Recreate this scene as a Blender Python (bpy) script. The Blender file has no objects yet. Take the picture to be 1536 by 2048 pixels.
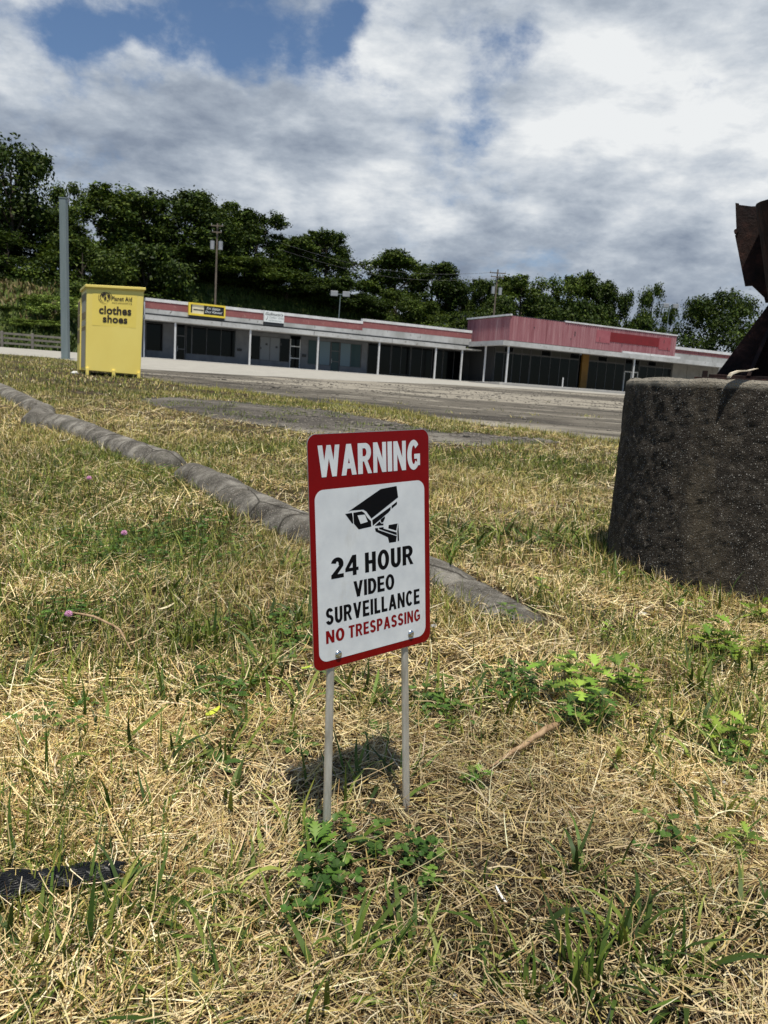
import bpy, math, random
import numpy as np
from mathutils import Vector, Matrix
random.seed(7); RNG = np.random.default_rng(11)
sc = bpy.context.scene
COL = sc.collection

# ------------------------------------------------------------------ camera
PITCH, ROLL, EYE = math.radians(8.839), math.radians(3.629), np.array([0, 0, .63])
FPX = 1540.0
_f = np.array([0, math.cos(PITCH), -math.sin(PITCH)]); _r0 = np.array([1., 0, 0]); _u0 = np.cross(_r0, _f)
CR = _r0*math.cos(ROLL)+_u0*math.sin(ROLL); CU = -_r0*math.sin(ROLL)+_u0*math.cos(ROLL); CF = _f
cd = bpy.data.cameras.new('camera'); cam = bpy.data.objects.new('camera', cd); COL.objects.link(cam)
M = Matrix(((CR[0], CU[0], -CF[0], EYE[0]), (CR[1], CU[1], -CF[1], EYE[1]), (CR[2], CU[2], -CF[2], EYE[2]), (0, 0, 0, 1)))
cam.matrix_world = M
cd.sensor_fit = 'VERTICAL'; cd.sensor_height = 36; cd.sensor_width = 27; cd.lens = FPX/2048*36
cd.clip_start = .02; cd.clip_end = 3000
cd.dof.use_dof = True; cd.dof.focus_distance = 1.15; cd.dof.aperture_fstop = 20
sc.camera = cam

# ------------------------------------------------------------------ light and sky
SUN_DIR = Vector((.02, -.108, .35)).normalized()          # towards the sun
sd = bpy.data.lights.new('sun', 'SUN'); sd.energy = 5.0; sd.angle = math.radians(.5); sd.color = (1, .94, .82)
so = bpy.data.objects.new('sun', sd); COL.objects.link(so)
so.rotation_euler = SUN_DIR.to_track_quat('Z', 'Y').to_euler(); so.location = (0, 0, 60)
sc.view_settings.view_transform = 'Standard'; sc.view_settings.look = 'None'
sc.view_settings.gamma = 1; sc.view_settings.exposure = .10; sc.view_settings.use_curve_mapping = False

class NT:
    def __init__(s, tree): s.t = tree; s.n = tree.nodes; s.l = tree.links
    def add(s, typ, **k):
        nd = s.n.new(typ)
        for a, v in k.items():
            if a.startswith('i_'): nd.inputs[int(a[2:]) if a[2:].isdigit() else a[2:].replace('_', ' ')].default_value = v
            else: setattr(nd, a, v)
        return nd
    def link(s, a, b): s.l.new(a, b)
    def math(s, op, a, b=None, c=None, clamp=False):
        nd = s.n.new('ShaderNodeMath'); nd.operation = op; nd.use_clamp = clamp
        for i, v in enumerate((a, b, c)):
            if v is None: continue
            if isinstance(v, (int, float)): nd.inputs[i].default_value = v
            else: s.l.new(v, nd.inputs[i])
        return nd.outputs[0]
    def noise(s, vec, scale, detail=6, rough=.55, dist=0., dim='3D'):
        nd = s.n.new('ShaderNodeTexNoise'); nd.noise_dimensions = dim
        nd.inputs['Scale'].default_value = scale; nd.inputs['Detail'].default_value = detail
        nd.inputs['Roughness'].default_value = rough; nd.inputs['Distortion'].default_value = dist
        if vec is not None: s.l.new(vec, nd.inputs['Vector'])
        return nd.outputs['Fac']
    def ramp(s, fac, stops, interp='LINEAR'):
        nd = s.n.new('ShaderNodeValToRGB'); cr = nd.color_ramp; cr.interpolation = interp
        while len(cr.elements) < len(stops): cr.elements.new(.5)
        for e, (p, c) in zip(cr.elements, stops):
            e.position = p; e.color = (c, c, c, 1) if isinstance(c, (int, float)) else (*c, 1)
        s.l.new(fac, nd.inputs[0]); return nd.outputs[0]
    def mix(s, fac, a, b, mode='MIX'):
        nd = s.n.new('ShaderNodeMix'); nd.data_type = 'RGBA'; nd.blend_type = mode
        for i, v in ((0, fac), (6, a), (7, b)):
            if isinstance(v, (int, float)): nd.inputs[i].default_value = v
            elif isinstance(v, tuple): nd.inputs[i].default_value = (*v, 1)
            else: s.l.new(v, nd.inputs[i])
        return nd.outputs[2]
    def maprange(s, v, a, b, c=0., d=1., smooth=True):
        nd = s.n.new('ShaderNodeMapRange'); nd.interpolation_type = 'SMOOTHSTEP' if smooth else 'LINEAR'
        s.l.new(v, nd.inputs[0])
        for i, q in enumerate((a, b, c, d)): nd.inputs[i+1].default_value = q
        return nd.outputs[0]
    def vmap(s, vec, scale=(1, 1, 1), loc=(0, 0, 0), rot=(0, 0, 0)):
        nd = s.n.new('ShaderNodeMapping'); nd.inputs['Scale'].default_value = scale
        nd.inputs['Location'].default_value = loc; nd.inputs['Rotation'].default_value = rot
        s.l.new(vec, nd.inputs[0]); return nd.outputs[0]

def ray(px, py): return CF+CR*(px-768)/FPX-CU*(py-1024)/FPX

w = bpy.data.worlds.new('World'); sc.world = w; w.use_nodes = True
T = NT(w.node_tree); T.n.clear()
out = T.add('ShaderNodeOutputWorld'); bg = T.add('ShaderNodeBackground'); bg.inputs[1].default_value = .1
T.link(bg.outputs[0], out.inputs[0])
sky = T.add('ShaderNodeTexSky', sky_type='NISHITA', sun_disc=False)
sky.sun_elevation = math.asin(SUN_DIR.z); sky.sun_rotation = math.atan2(SUN_DIR.x, SUN_DIR.y)
sky.air_density = 1.; sky.dust_density = .4; sky.ozone_density = 2.5
tc = T.add('ShaderNodeTexCoord'); gen = tc.outputs['Generated']
sep = T.add('ShaderNodeSeparateXYZ'); T.link(gen, sep.inputs[0])
zz = T.math('ADD', T.math('MAXIMUM', sep.outputs[2], 0.), .24)
cmb = T.add('ShaderNodeCombineXYZ')
T.link(T.math('DIVIDE', sep.outputs[0], zz), cmb.inputs[0]); T.link(T.math('DIVIDE', sep.outputs[1], zz), cmb.inputs[1])
P = cmb.outputs[0]
Q = T.vmap(gen, (1, 1, 2.1)); mxv = T.add('ShaderNodeMix', data_type='VECTOR'); mxv.inputs[0].default_value = .45; T.link(Q, mxv.inputs[4]); T.link(T.vmap(P, (.55, .55, 1)), mxv.inputs[5]); Q = mxv.outputs[1]
big = T.noise(T.vmap(Q, (1, 1, 1), (3.1, .4, 0)), 2.2, 3, .5, .1)
med = T.noise(T.vmap(Q, (1, 1, 1), (7.7, 2.2, 1)), 6.0, 9, .58, .1)
fine = T.noise(T.vmap(Q, (1, 1, 1), (1.3, 9.1, 2)), 19, 10, .66, .1)
dens = T.math('ADD', T.math('MULTIPLY', big, .34), T.math('ADD', T.math('MULTIPLY', med, .40), T.math('MULTIPLY', fine, .26)))
# openings of blue between the clouds
wn = T.add('ShaderNodeTexNoise'); wn.inputs['Scale'].default_value = 7; wn.inputs['Detail'].default_value = 7; T.link(gen, wn.inputs['Vector'])
w1 = T.add('ShaderNodeVectorMath', operation='SUBTRACT'); T.link(wn.outputs['Color'], w1.inputs[0]); w1.inputs[1].default_value = (.5, .5, .5)
w2 = T.add('ShaderNodeVectorMath', operation='SCALE'); T.link(w1.outputs[0], w2.inputs[0]); w2.inputs[3].default_value = .24
w3 = T.add('ShaderNodeVectorMath', operation='ADD'); T.link(w2.outputs[0], w3.inputs[0]); T.link(gen, w3.inputs[1]); gen_w = w3.outputs[0]
def spot(px, py, rad, wgt):
    d = ray(px, py); d = d/np.linalg.norm(d)
    v = T.add('ShaderNodeVectorMath', operation='DISTANCE'); T.link(gen_w, v.inputs[0]); v.inputs[1].default_value = tuple(d)
    return T.math('MULTIPLY', T.maprange(v.outputs['Value'], rad, 0.0), wgt)
hole = None
for (a, b, c, d) in ((205, 80, .085, .42), (405, 25, .11, .46), (700, 30, .09, .30), (780, 60, .07, .20), (985, 115, .09, .24), (650, 95, .08, .16), (950, 195, .07, .10), (420, 135, .06, .16), (560, -120, .16, .25), (1060, 60, .07, .2), (900, 160, .12, .08)):
    s_ = spot(a, b, c, d); hole = s_ if hole is None else T.math('ADD', hole, s_)
cov = T.math('SUBTRACT', T.math('MULTIPLY_ADD', T.math('SUBTRACT', dens, .5), 2.3, .56), hole)
away = T.add('ShaderNodeVectorMath', operation='DISTANCE'); T.link(gen, away.inputs[0]); away.inputs[1].default_value = (0, .97, .22)
alpha = T.math('MULTIPLY', T.maprange(cov, .12, .52), T.maprange(away.outputs['Value'], 1.15, .70))  # clouds removed from the unseen sky to cut the fill light
# cloud shading: bright rims, blue-grey bellies
sh1 = T.noise(T.vmap(Q, (.8, .8, 2.0), (4.2, 8.8, 5), (0, .1, 0)), 2.7, 9, .58, .1)
sh2 = T.noise(T.vmap(Q, (.9, .9, 1.3), (14.2, 3.8, 5)), 12, 10, .62, .15)
shade = T.math('ADD', T.math('MULTIPLY_ADD', sh1, 1.0, -.175), T.math('MULTIPLY', sh2, .36))
bright = None
for (a, b, c, d) in ((600, 245, .26, .10), (1300, 130, .35, .045), (60, 90, .22, .06), (260, 40, .10, .05), (1450, 500, .18, .07), (800, 385, .16, .08), (1050, 520, .16, .06), (1200, 320, .16, .05), (250, 350, .12, .03)):
    s_ = spot(a, b, c, d); bright = s_ if bright is None else T.math('ADD', bright, s_)
dark = None
for (a, b, c, d) in ((480, 345, .22, .055), (1150, 430, .24, .05), (620, 160, .14, .03), (850, 190, .14, .03), (760, 470, .18, .03)):
    s_ = spot(a, b, c, d); dark = s_ if dark is None else T.math('ADD', dark, s_)
shade = T.math('SUBTRACT', T.math('ADD', shade, bright), dark)
ccol = T.ramp(shade, [(.28, (1.5, 1.85, 2.55)), (.40, (2.3, 2.75, 3.5)), (.485, (3.6, 4.1, 4.8)), (.56, (5.3, 5.75, 6.3)), (.66, (7.9, 8.1, 8.2))])
skyc = T.mix(1., sky.outputs[0], (.80, .86, .92), 'MULTIPLY')
T.link(T.mix(alpha, skyc, ccol), bg.inputs[0])

# ------------------------------------------------------------------ frame of the place
TH = .48; NX, NY = -math.sin(TH), math.cos(TH); UX, UY = math.cos(TH), math.sin(TH)
SLOPE = .0325
def st2xy(s, t): return (s*UX+t*NX, s*UY+t*NY)
def xy2st(x, y): return (x*UX+y*UY, x*NX+y*NY)
def W3(s, t, z): x, y = st2xy(s, t); return (x, y, z)
def smooth(x): x = np.clip(x, 0, 1); return x*x*(3-2*x)
def vnoise(x, y, scale, seed=0):
    x = np.asarray(x, float)*scale+seed*17.31; y = np.asarray(y, float)*scale-seed*9.17
    xi, yi = np.floor(x), np.floor(y); fx, fy = x-xi, y-yi
    def h(a, b):
        v = np.sin(a*127.1+b*311.7+seed*74.7)*43758.5453
        return v-np.floor(v)
    fx = fx*fx*(3-2*fx); fy = fy*fy*(3-2*fy)
    return (h(xi, yi)*(1-fx)+h(xi+1, yi)*fx)*(1-fy)+(h(xi, yi+1)*(1-fx)+h(xi+1, yi+1)*fx)*fy
def fbm(x, y, scale, seed=0, o=3):
    v = 0; a = .5; tot = 0
    for i in range(o): v = v+a*vnoise(x, y, scale*2**i, seed+i); tot += a; a *= .5
    return v/tot
def terrain(x, y):
    x = np.asarray(x, float); y = np.asarray(y, float)
    s, t = xy2st(x, y)
    z = SLOPE*np.clip(t, -20, 68.7)
    Hh = np.interp(s, [-200, -30, 5, 27, 53, 80, 115, 300], [4, 7, 8.6, 13.5, 11.5, 6.5, 2.2, 1.5])
    t0 = np.interp(s, [7, 13], [73.5, 97]); span = np.interp(s, [7, 13], [27, 15])
    z = z+Hh*smooth((t-t0)/span)+.02*np.clip(t-125, 0, 100)
    near = 1-smooth((t-4.5)/3)
    z = z+near*((fbm(x, y, 2.2, 3)-.5)*.035+(fbm(x, y, 9, 8, 2)-.5)*.012)
    return z
def G(px, py):      # pixel on the sloping lawn -> place
    d = ray(px, py); n = np.array([NX, NY, 0]); q = (-EYE[2])/(d[2]-SLOPE*(d@n)); p = EYE+q*d
    return float(p[0]), float(p[1])
def at(px, py, Y):  # pixel at the depth Y -> place
    d = ray(px, py); return EYE+d*(Y/d[1])
def tz(x, y): return float(terrain(x, y))

# ------------------------------------------------------------------ mesh helpers
def mesh_np(name, V, F, mat, cols=None, uv=None, smooth_=False):
    V = np.asarray(V, np.float32); F = np.asarray(F, np.int32); k = F.shape[1]
    me = bpy.data.meshes.new(name); me.vertices.add(len(V)); me.vertices.foreach_set('co', V.ravel())
    me.loops.add(F.size); me.loops.foreach_set('vertex_index', F.ravel())
    me.polygons.add(len(F)); me.polygons.foreach_set('loop_start', np.arange(0, F.size, k, dtype=np.int32))
    me.update(calc_edges=True)
    if cols is not None:
        ca = me.color_attributes.new('tint', 'FLOAT_COLOR', 'POINT')
        c4 = np.ones((len(V), 4), np.float32); c4[:, :3] = cols; ca.data.foreach_set('color', c4.ravel())
    if smooth_: me.polygons.foreach_set('use_smooth', np.ones(len(F), bool))
    me.materials.append(mat); me.validate(); return me
class MB:
    def __init__(s): s.v = []; s.f = []
    def add(s, V, F):
        o = len(s.v); s.v += [tuple(map(float, p)) for p in V]; s.f += [tuple(i+o for i in f) for f in F]; return s
    def hexa(s, c8): return s.add(c8, [(0, 3, 2, 1), (4, 5, 6, 7), (0, 1, 5, 4), (1, 2, 6, 5), (2, 3, 7, 6), (3, 0, 4, 7)])
    def box(s, x0, x1, y0, y1, z0, z1, fn=None):
        c = [(x0, y0, z0), (x1, y0, z0), (x1, y1, z0), (x0, y1, z0), (x0, y0, z1), (x1, y0, z1), (x1, y1, z1), (x0, y1, z1)]
        return s.hexa([fn(*p) for p in c] if fn else c)
    def bst(s, s0, s1, t0, t1, z0, z1): return s.box(s0, s1, t0, t1, z0, z1, W3)
    def tube(s, pts, rad, n=8, cap=True):
        pts = [np.array(p, float) for p in pts]; rings = []
        rad = rad if hasattr(rad, '__len__') else [rad]*len(pts)
        up = None
        for i, p in enumerate(pts):
            d = pts[min(i+1, len(pts)-1)]-pts[max(i-1, 0)]; d = d/(np.linalg.norm(d)+1e-9)
            if up is None: up = np.array([0, 0, 1.]) if abs(d[2]) < .9 else np.array([1., 0, 0])
            a = np.cross(up, d); a = a/(np.linalg.norm(a)+1e-9); b = np.cross(d, a); up = b
            rings.append([p+rad[i]*(a*math.cos(2*math.pi*j/n)+b*math.sin(2*math.pi*j/n)) for j in range(n)])
        V = [q for r in rings for q in r]
        F = [(i*n+j, i*n+(j+1) % n, (i+1)*n+(j+1) % n, (i+1)*n+j) for i in range(len(pts)-1) for j in range(n)]
        if cap: F += [tuple(range(n))[::-1], tuple((len(pts)-1)*n+j for j in range(n))]
        return s.add(V, F)
    def build(s, name, mat, parent=None, bevel=0, smooth_=False, sharp=False, loc=None):
        me = bpy.data.meshes.new(name)
        org = world_loc(parent) if parent is not None else (Vector(loc) if loc is not None else Vector((0, 0, 0)))
        me.from_pydata([tuple(Vector(v)-org) for v in s.v], [], s.f); me.materials.append(mat); me.update()
        if smooth_: me.polygons.foreach_set('use_smooth', [True]*len(me.polygons))
        o = bpy.data.objects.new(name, me); COL.objects.link(o)
        if parent is not None: o.parent = parent
        else: o.location = org
        if bevel:
            b = o.modifiers.new('bevel', 'BEVEL'); b.width = bevel; b.segments = 2; b.limit_method = 'ANGLE'
        return o
WL = {}
def world_loc(o):
    v = Vector((0, 0, 0))
    while o is not None: v += o.location; o = o.parent
    return v
def tag(o, label=None, cat=None, group=None, kind=None):
    if label: o['label'] = label
    if cat: o['category'] = cat
    if group: o['group'] = group
    if kind: o['kind'] = kind
    return o
def thing(name, label, cat, loc, group=None):
    o = bpy.data.objects.new(name, None); COL.objects.link(o); o.location = loc; o.empty_display_size = .2
    return tag(o, label, cat, group)
def link_mesh(name, me, parent=None, loc=None):
    o = bpy.data.objects.new(name, me); COL.objects.link(o)
    if parent is not None: o.parent = parent
    if loc is not None: o.location = loc
    return o

# ------------------------------------------------------------------ materials
def mat(name, col=(.5, .5, .5), rough=.6, metal=0., spec=.5):
    m = bpy.data.materials.new(name); m.use_nodes = True; b = m.node_tree.nodes['Principled BSDF']
    b.inputs['Base Color'].default_value = (*col, 1); b.inputs['Roughness'].default_value = rough
    b.inputs['Metallic'].default_value = metal; b.inputs['Specular IOR Level'].default_value = spec
    return m, NT(m.node_tree), b
def obj_co(T): return T.add('ShaderNodeTexCoord').outputs['Object']
def world_co(T): return T.add('ShaderNodeNewGeometry').outputs['Position']
def bump(T, b, h, strength=.5, dist=.01):
    nd = T.add('ShaderNodeBump'); nd.inputs['Strength'].default_value = strength; nd.inputs['Distance'].default_value = dist
    T.link(h, nd.inputs['Height']); T.link(nd.outputs[0], b.inputs['Normal'])
def worn(name, c1, c2, scale=3., rough=.6, bs=.15, bd=.01, stretch=(1, 1, 1), lo=.35, hi=.65, metal=0., c3=None, spec=.4):
    m, T, b = mat(name, c1, rough, metal, spec); co = T.vmap(world_co(T), stretch)
    n = T.noise(co, scale, 8, .62)
    c = T.ramp(n, [(lo, c1), (hi, c2)])
    if c3:
        n2 = T.noise(co, scale*4.3, 6, .7); c = T.mix(T.maprange(n2, .58, .66), c, c3)
    T.link(c, b.inputs['Base Color'])
    bump(T, b, T.noise(co, scale*6, 6, .6), bs, bd); return m

def blade_mat(name, trans=.25, rough=.55, spec=.25):
    m, T, b = mat(name, (1, 1, 1), rough, 0, spec)
    at_ = T.add('ShaderNodeAttribute', attribute_name='tint'); T.link(at_.outputs['Color'], b.inputs['Base Color'])
    tr = T.add('ShaderNodeBsdfTranslucent'); T.link(T.mix(1., at_.outputs['Color'], (1.0, 1.0, .6), 'MULTIPLY'), tr.inputs[0])
    mx = T.add('ShaderNodeMixShader'); mx.inputs[0].default_value = trans
    o = [n for n in T.n if n.type == 'OUTPUT_MATERIAL'][0]
    T.link(b.outputs[0], mx.inputs[1]); T.link(tr.outputs[0], mx.inputs[2]); T.link(mx.outputs[0], o.inputs[0]); return m
M_GRASS = blade_mat('grass_blade', .16); M_LEAF = blade_mat('tree_leaf', .18, .55, .15); M_WEED = blade_mat('weed_leaf', .3, .5)

# soil under the grass: dry thatch, bare soil, darker forest floor and green slope up the hill
M_SOIL, T, b = mat('dry_soil', rough=.95, spec=.1); co = world_co(T)
n1 = T.noise(co, 6, 8, .65); n2 = T.noise(co, 90, 5, .7); n3 = T.noise(co, .9, 4, .5)
c = T.ramp(n2, [(.34, (.012, .008, .005)), (.50, (.035, .025, .014)), (.64, (.11, .08, .045)), (.78, (.28, .22, .13))])
c = T.mix(T.maprange(n1, .52, .68), c, (.20, .165, .12))
c = T.mix(T.maprange(n3, .5, .62, 0, .35), c, (.11, .12, .035))
dt = T.add('ShaderNodeVectorMath', operation='DOT_PRODUCT'); T.link(co, dt.inputs[0]); dt.inputs[1].default_value = (NX, NY, 0)
far = T.ramp(T.noise(co, 1.1, 9, .7), [(.35, (.018, .03, .008)), (.5, (.05, .075, .016)), (.62, (.11, .12, .035))])
c = T.mix(T.maprange(dt.outputs['Value'], 66, 72), c, far)
T.link(c, b.inputs['Base Color']); bump(T, b, T.noise(co, 60, 6, .7), .9, .02)

# worn asphalt of the lot
def asphalt(name, base, patch, pale, seed):
    m, T, b = mat(name, rough=.9, spec=.2); co = world_co(T)
    r = T.vmap(co, (.5, 1.0, 1), (seed, 0, 0), (0, 0, -TH))
    n1 = T.noise(r, .75, 9, .74, .5); n2 = T.noise(co, 38, 4, .75); n3 = T.noise(r, .11, 5, .55, .4); n4 = T.noise(r, 1.1, 7, .7)
    c = T.ramp(n1, [(.38, patch), (.46, base), (.53, base), (.62, pale)])
    c = T.mix(T.maprange(n3, .47, .53, 0, .75), c, tuple(v*1.25 for v in pale)); c = T.mix(T.maprange(T.noise(r, .28, 6, .65, .3), .53, .60, 0, .8), c, patch); c = T.mix(T.maprange(n4, .55, .66, 0, .6), c, patch)
    c = T.mix(T.maprange(n2, .56, .72, 0, .55), c, (.42, .40, .36))
    vo = T.add('ShaderNodeTexVoronoi', feature='DISTANCE_TO_EDGE'); vo.inputs['Scale'].default_value = .42
    wv = T.add('ShaderNodeVectorMath', operation='ADD'); T.link(co, wv.inputs[0])
    nn = T.add('ShaderNodeTexNoise'); nn.inputs['Scale'].default_value = 1.5; T.link(co, nn.inputs['Vector']); T.link(nn.outputs['Color'], wv.inputs[1]); T.link(wv.outputs[0], vo.inputs['Vector'])
    c = T.mix(T.maprange(vo.outputs['Distance'], .03, .0, 0, .6), c, (.035, .033, .028))
    T.link(c, b.inputs['Base Color']); bump(T, b, n2, .6, .012); return m
M_LOT = asphalt('worn_asphalt', (.105, .092, .072), (.036, .030, .023), (.25, .225, .18), 0)
M_GRAVEL = asphalt('broken_gravel', (.088, .077, .064), (.036, .030, .025), (.17, .155, .128), 9)
M_LANE = worn('pale_concrete', (.36, .34, .295), (.27, .255, .22), 1.4, .85, .2, .01, (1, 1, 1), .4, .7, 0, (.24, .225, .20))
M_WALK = worn('walk_concrete', (.5, .48, .44), (.4, .385, .36), 1.2, .85)

# ------------------------------------------------------------------ ground sheets
def graded(lo, hi, fine, n):
    g = np.linspace(0, 1, n)
    a = np.concatenate([-(fine*(np.expm1(g*math.log1p(-lo/fine)))), fine*(np.expm1(g*math.log1p(hi/fine)))])
    return np.unique(np.round(a, 5))
def grid_mesh(name, S, Tt, mat_, dz=0.):
    SS, TT = np.meshgrid(S, Tt); X = SS*UX+TT*NX; Y = SS*UY+TT*NY; Z = terrain(X, Y)+dz
    V = np.stack([X, Y, Z], -1).reshape(-1, 3); n = len(S); m = len(Tt)
    i = np.arange((m-1)*n).reshape(m-1, n)[:, :-1].ravel()
    return mesh_np(name, V, np.stack([i, i+1, i+n+1, i+n], -1), mat_, smooth_=True)
g = link_mesh('ground', grid_mesh('ground', graded(-420, 520, .6, 170), graded(-30, 520, .6, 200), M_SOIL)); tag(g, kind='structure')
def strip(name, s_arr, lo, hi, mat_, dz, rows=14, kind='structure'):
    V = []; n = len(s_arr)
    for r in range(rows):
        a = r/(rows-1); t = lo+(hi-lo)*a; X = s_arr*UX+t*NX; Y = s_arr*UY+t*NY
        V.append(np.stack([X, Y, terrain(X, Y)+dz], -1))
    V = np.concatenate(V); i = np.arange((rows-1)*n).reshape(rows-1, n)[:, :-1].ravel()
    o = link_mesh(name, mesh_np(name, V, np.stack([i, i+1, i+n+1, i+n], -1), mat_, smooth_=True)); tag(o, kind=kind); return o
def curve_st(pix):
    q = np.array(sorted(xy2st(*G(*p)) for p in pix)); return q[:, 0], q[:, 1]
LANE_S = np.array([-300, -1, 2.5, 4.2, 9, 14, 26, 40, 60, 300.]); LANE_T = np.array([37, 37, 36, 26.5, 28.5, 31.5, 41, 48, 54, 56.])
def lane_front(s): return np.interp(s, LANE_S, LANE_T)
LF_S, LF_T = curve_st([(300, 760), (400, 778), (520, 790), (640, 800), (800, 823), (860, 842), (1000, 856), (1240, 887), (1536, 915)])
def lot_front(s):
    v = np.interp(s, LF_S, LF_T)+(fbm(s, s*0, 1.2, 4)-.5)*1.2
    return np.where(s < LF_S[0], lane_front(s), np.minimum(v, lane_front(s)))
sA = np.concatenate([np.linspace(LF_S[0]-.5, 14, 260), np.linspace(14.1, 260, 120)])
strip('parking_lot', sA, lot_front(sA), lane_front(sA)+.3, M_LOT, .004, 30)
sB = np.concatenate([np.linspace(-300, -10, 40), np.linspace(-9.8, 70, 260), np.linspace(71, 300, 40)])
strip('concrete_lane', sB, lane_front(sB)+(fbm(sB, sB*0, .8, 12)-.5)*.8, np.full_like(sB, 68.6)-7*smooth((sB-43)/1.5), M_LANE, .008, 12)
GU_S, GU_T = curve_st([(270, 797), (340, 795), (560, 812), (640, 820), (760, 840), (870, 862), (1000, 872), (1100, 880)])
GL_S, GL_T = curve_st([(262, 800), (300, 812), (420, 835), (560, 858), (620, 868), (860, 890), (930, 893), (1000, 890), (1104, 882)])
sC = np.linspace(max(GU_S[0], GL_S[0]), min(GU_S[-1], GL_S[-1]), 160)
gu = np.interp(sC, GU_S, GU_T)+(fbm(sC, sC*0, 3, 5)-.5)*.7; gl = np.minimum(np.interp(sC, GL_S, GL_T)+(fbm(sC, sC*0, 3, 6)-.5)*.6, gu-.02)
strip('gravel_patch', sC, gl, gu, M_GRAVEL, .004, 10)
def hard(x, y, soft=.0):   # 1 where the ground is paved
    s, t = xy2st(x, y)
    a = (t > lot_front(s)) | (t > lane_front(s))
    b_ = (s > sC[0]) & (s < sC[-1]) & (t > np.interp(s, sC, gl)) & (t < np.interp(s, sC, gu))
    return a | b_
m = MB(); m.bst(11.8, 43.9, 67.6, 71.7, 2.0, 2.262); m.bst(43.9, 90, 62.0, 71.7, 2.0, 2.27)
tag(m.build('walkway', M_WALK, bevel=.02), kind='structure')

# ------------------------------------------------------------------ grass strands
def strands(pos, L, Wd, az, el, bend, daz, nseg, cols, tipw=.15, flat=None):
    N = len(pos); pos = pos.copy(); V = np.zeros((N, nseg+1, 2, 3), np.float32); az = az.copy(); el = el.copy()
    roll = flat if flat is not None else RNG.uniform(-.9, .9, N)
    for k in range(nseg+1):
        wk = Wd*(1-(1-tipw)*(k/nseg)**1.6)*.5
        sd_ = np.stack([-np.sin(az)*np.cos(roll), np.cos(az)*np.cos(roll), np.sin(roll)], -1)*wk[:, None]
        V[:, k, 0] = pos-sd_; V[:, k, 1] = pos+sd_
        st = L/nseg
        pos = pos+np.stack([np.cos(az)*np.cos(el), np.sin(az)*np.cos(el), np.sin(el)], -1)*st[:, None]
        el = el-bend; az = az+daz
    i0 = (np.arange(N)*(nseg+1)*2)[:, None]+np.arange(nseg)[None]*2
    F = np.stack([i0, i0+1, i0+3, i0+2], -1).reshape(-1, 4)
    return V.reshape(-1, 3), F, np.repeat(cols, (nseg+1)*2, 0)
class Acc:
    def __init__(s): s.V = []; s.F = []; s.C = []; s.n = 0
    def add(s, V, F, C): s.V.append(V); s.F.append(F+s.n); s.C.append(C); s.n += len(V)
    def make(s, name, mat_): return mesh_np(name, np.concatenate(s.V), np.concatenate(s.F), mat_, np.concatenate(s.C))
def fan(n, r0, r1, half=34, power=1.):
    r = np.sqrt(RNG.uniform(r0*r0, r1*r1, n)); a = np.radians(RNG.uniform(-half, half, n)); return r*np.sin(a), r*np.cos(a)
STRAW = np.array([(.62, .48, .24), (.76, .62, .35), (.46, .33, .14), (.26, .16, .065), (.82, .70, .46), (.54, .43, .15)])
GREEN = np.array([(.10, .135, .018), (.06, .09, .014), (.16, .19, .03), (.24, .26, .05), (.04, .07, .013)])
GOLD = np.array([(.48, .40, .12), (.36, .33, .09), (.55, .44, .18), (.28, .27, .06)])
def pick(pal, n, jit=.18, p=None):
    c = pal[RNG.choice(len(pal), n, p=p)]; return np.clip(c*RNG.uniform(1-jit, 1+jit, (n, 1))*RNG.uniform(.94, 1.06, (n, 3)), 0, 1)
# the kerb pieces, used to keep grass off them too
KERB = [[(-60, 752), (0, 783), (40, 806), (76, 824)], [(88, 826), (74, 850), (130, 858), (200, 884), (280, 918), (345, 938)],
        [(378, 955), (450, 988), (520, 1030), (590, 1066), (640, 1086)], [(800, 1120), (870, 1152), (940, 1184), (1005, 1216), (1065, 1242)]]
KP = [[G(*p) for p in k] for k in KERB]
def near_kerb(x, y, rad):
    m_ = np.zeros(len(x), bool)
    for k in KP:
        for (ax, ay), (bx, by) in zip(k[:-1], k[1:]):
            dx, dy = bx-ax, by-ay; u = np.clip(((x-ax)*dx+(y-ay)*dy)/(dx*dx+dy*dy), 0, 1)
            m_ |= (x-ax-u*dx)**2+(y-ay-u*dy)**2 < rad*rad
    return m_
CYL = (1.32, 2.75, .48)
def blocked(x, y, kr=.075): return hard(x, y) | near_kerb(x, y, kr) | ((x-CYL[0])**2+(y-CYL[1])**2 < (CYL[2]-.01)**2)
def mask_px(x, y, cx, cy, rx, ry):  # soft patch of the lawn around the spot seen there
    gx, gy = G(cx, cy); ex = abs(G(cx+rx, cy)[0]-gx); e1 = abs(G(cx, cy-ry)[1]-gy); e2 = abs(G(cx, cy+ry)[1]-gy)
    e = np.where(y > gy, e1, e2); return np.exp(-(((x-gx)/ex)**2+((y-gy)/e)**2))
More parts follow.
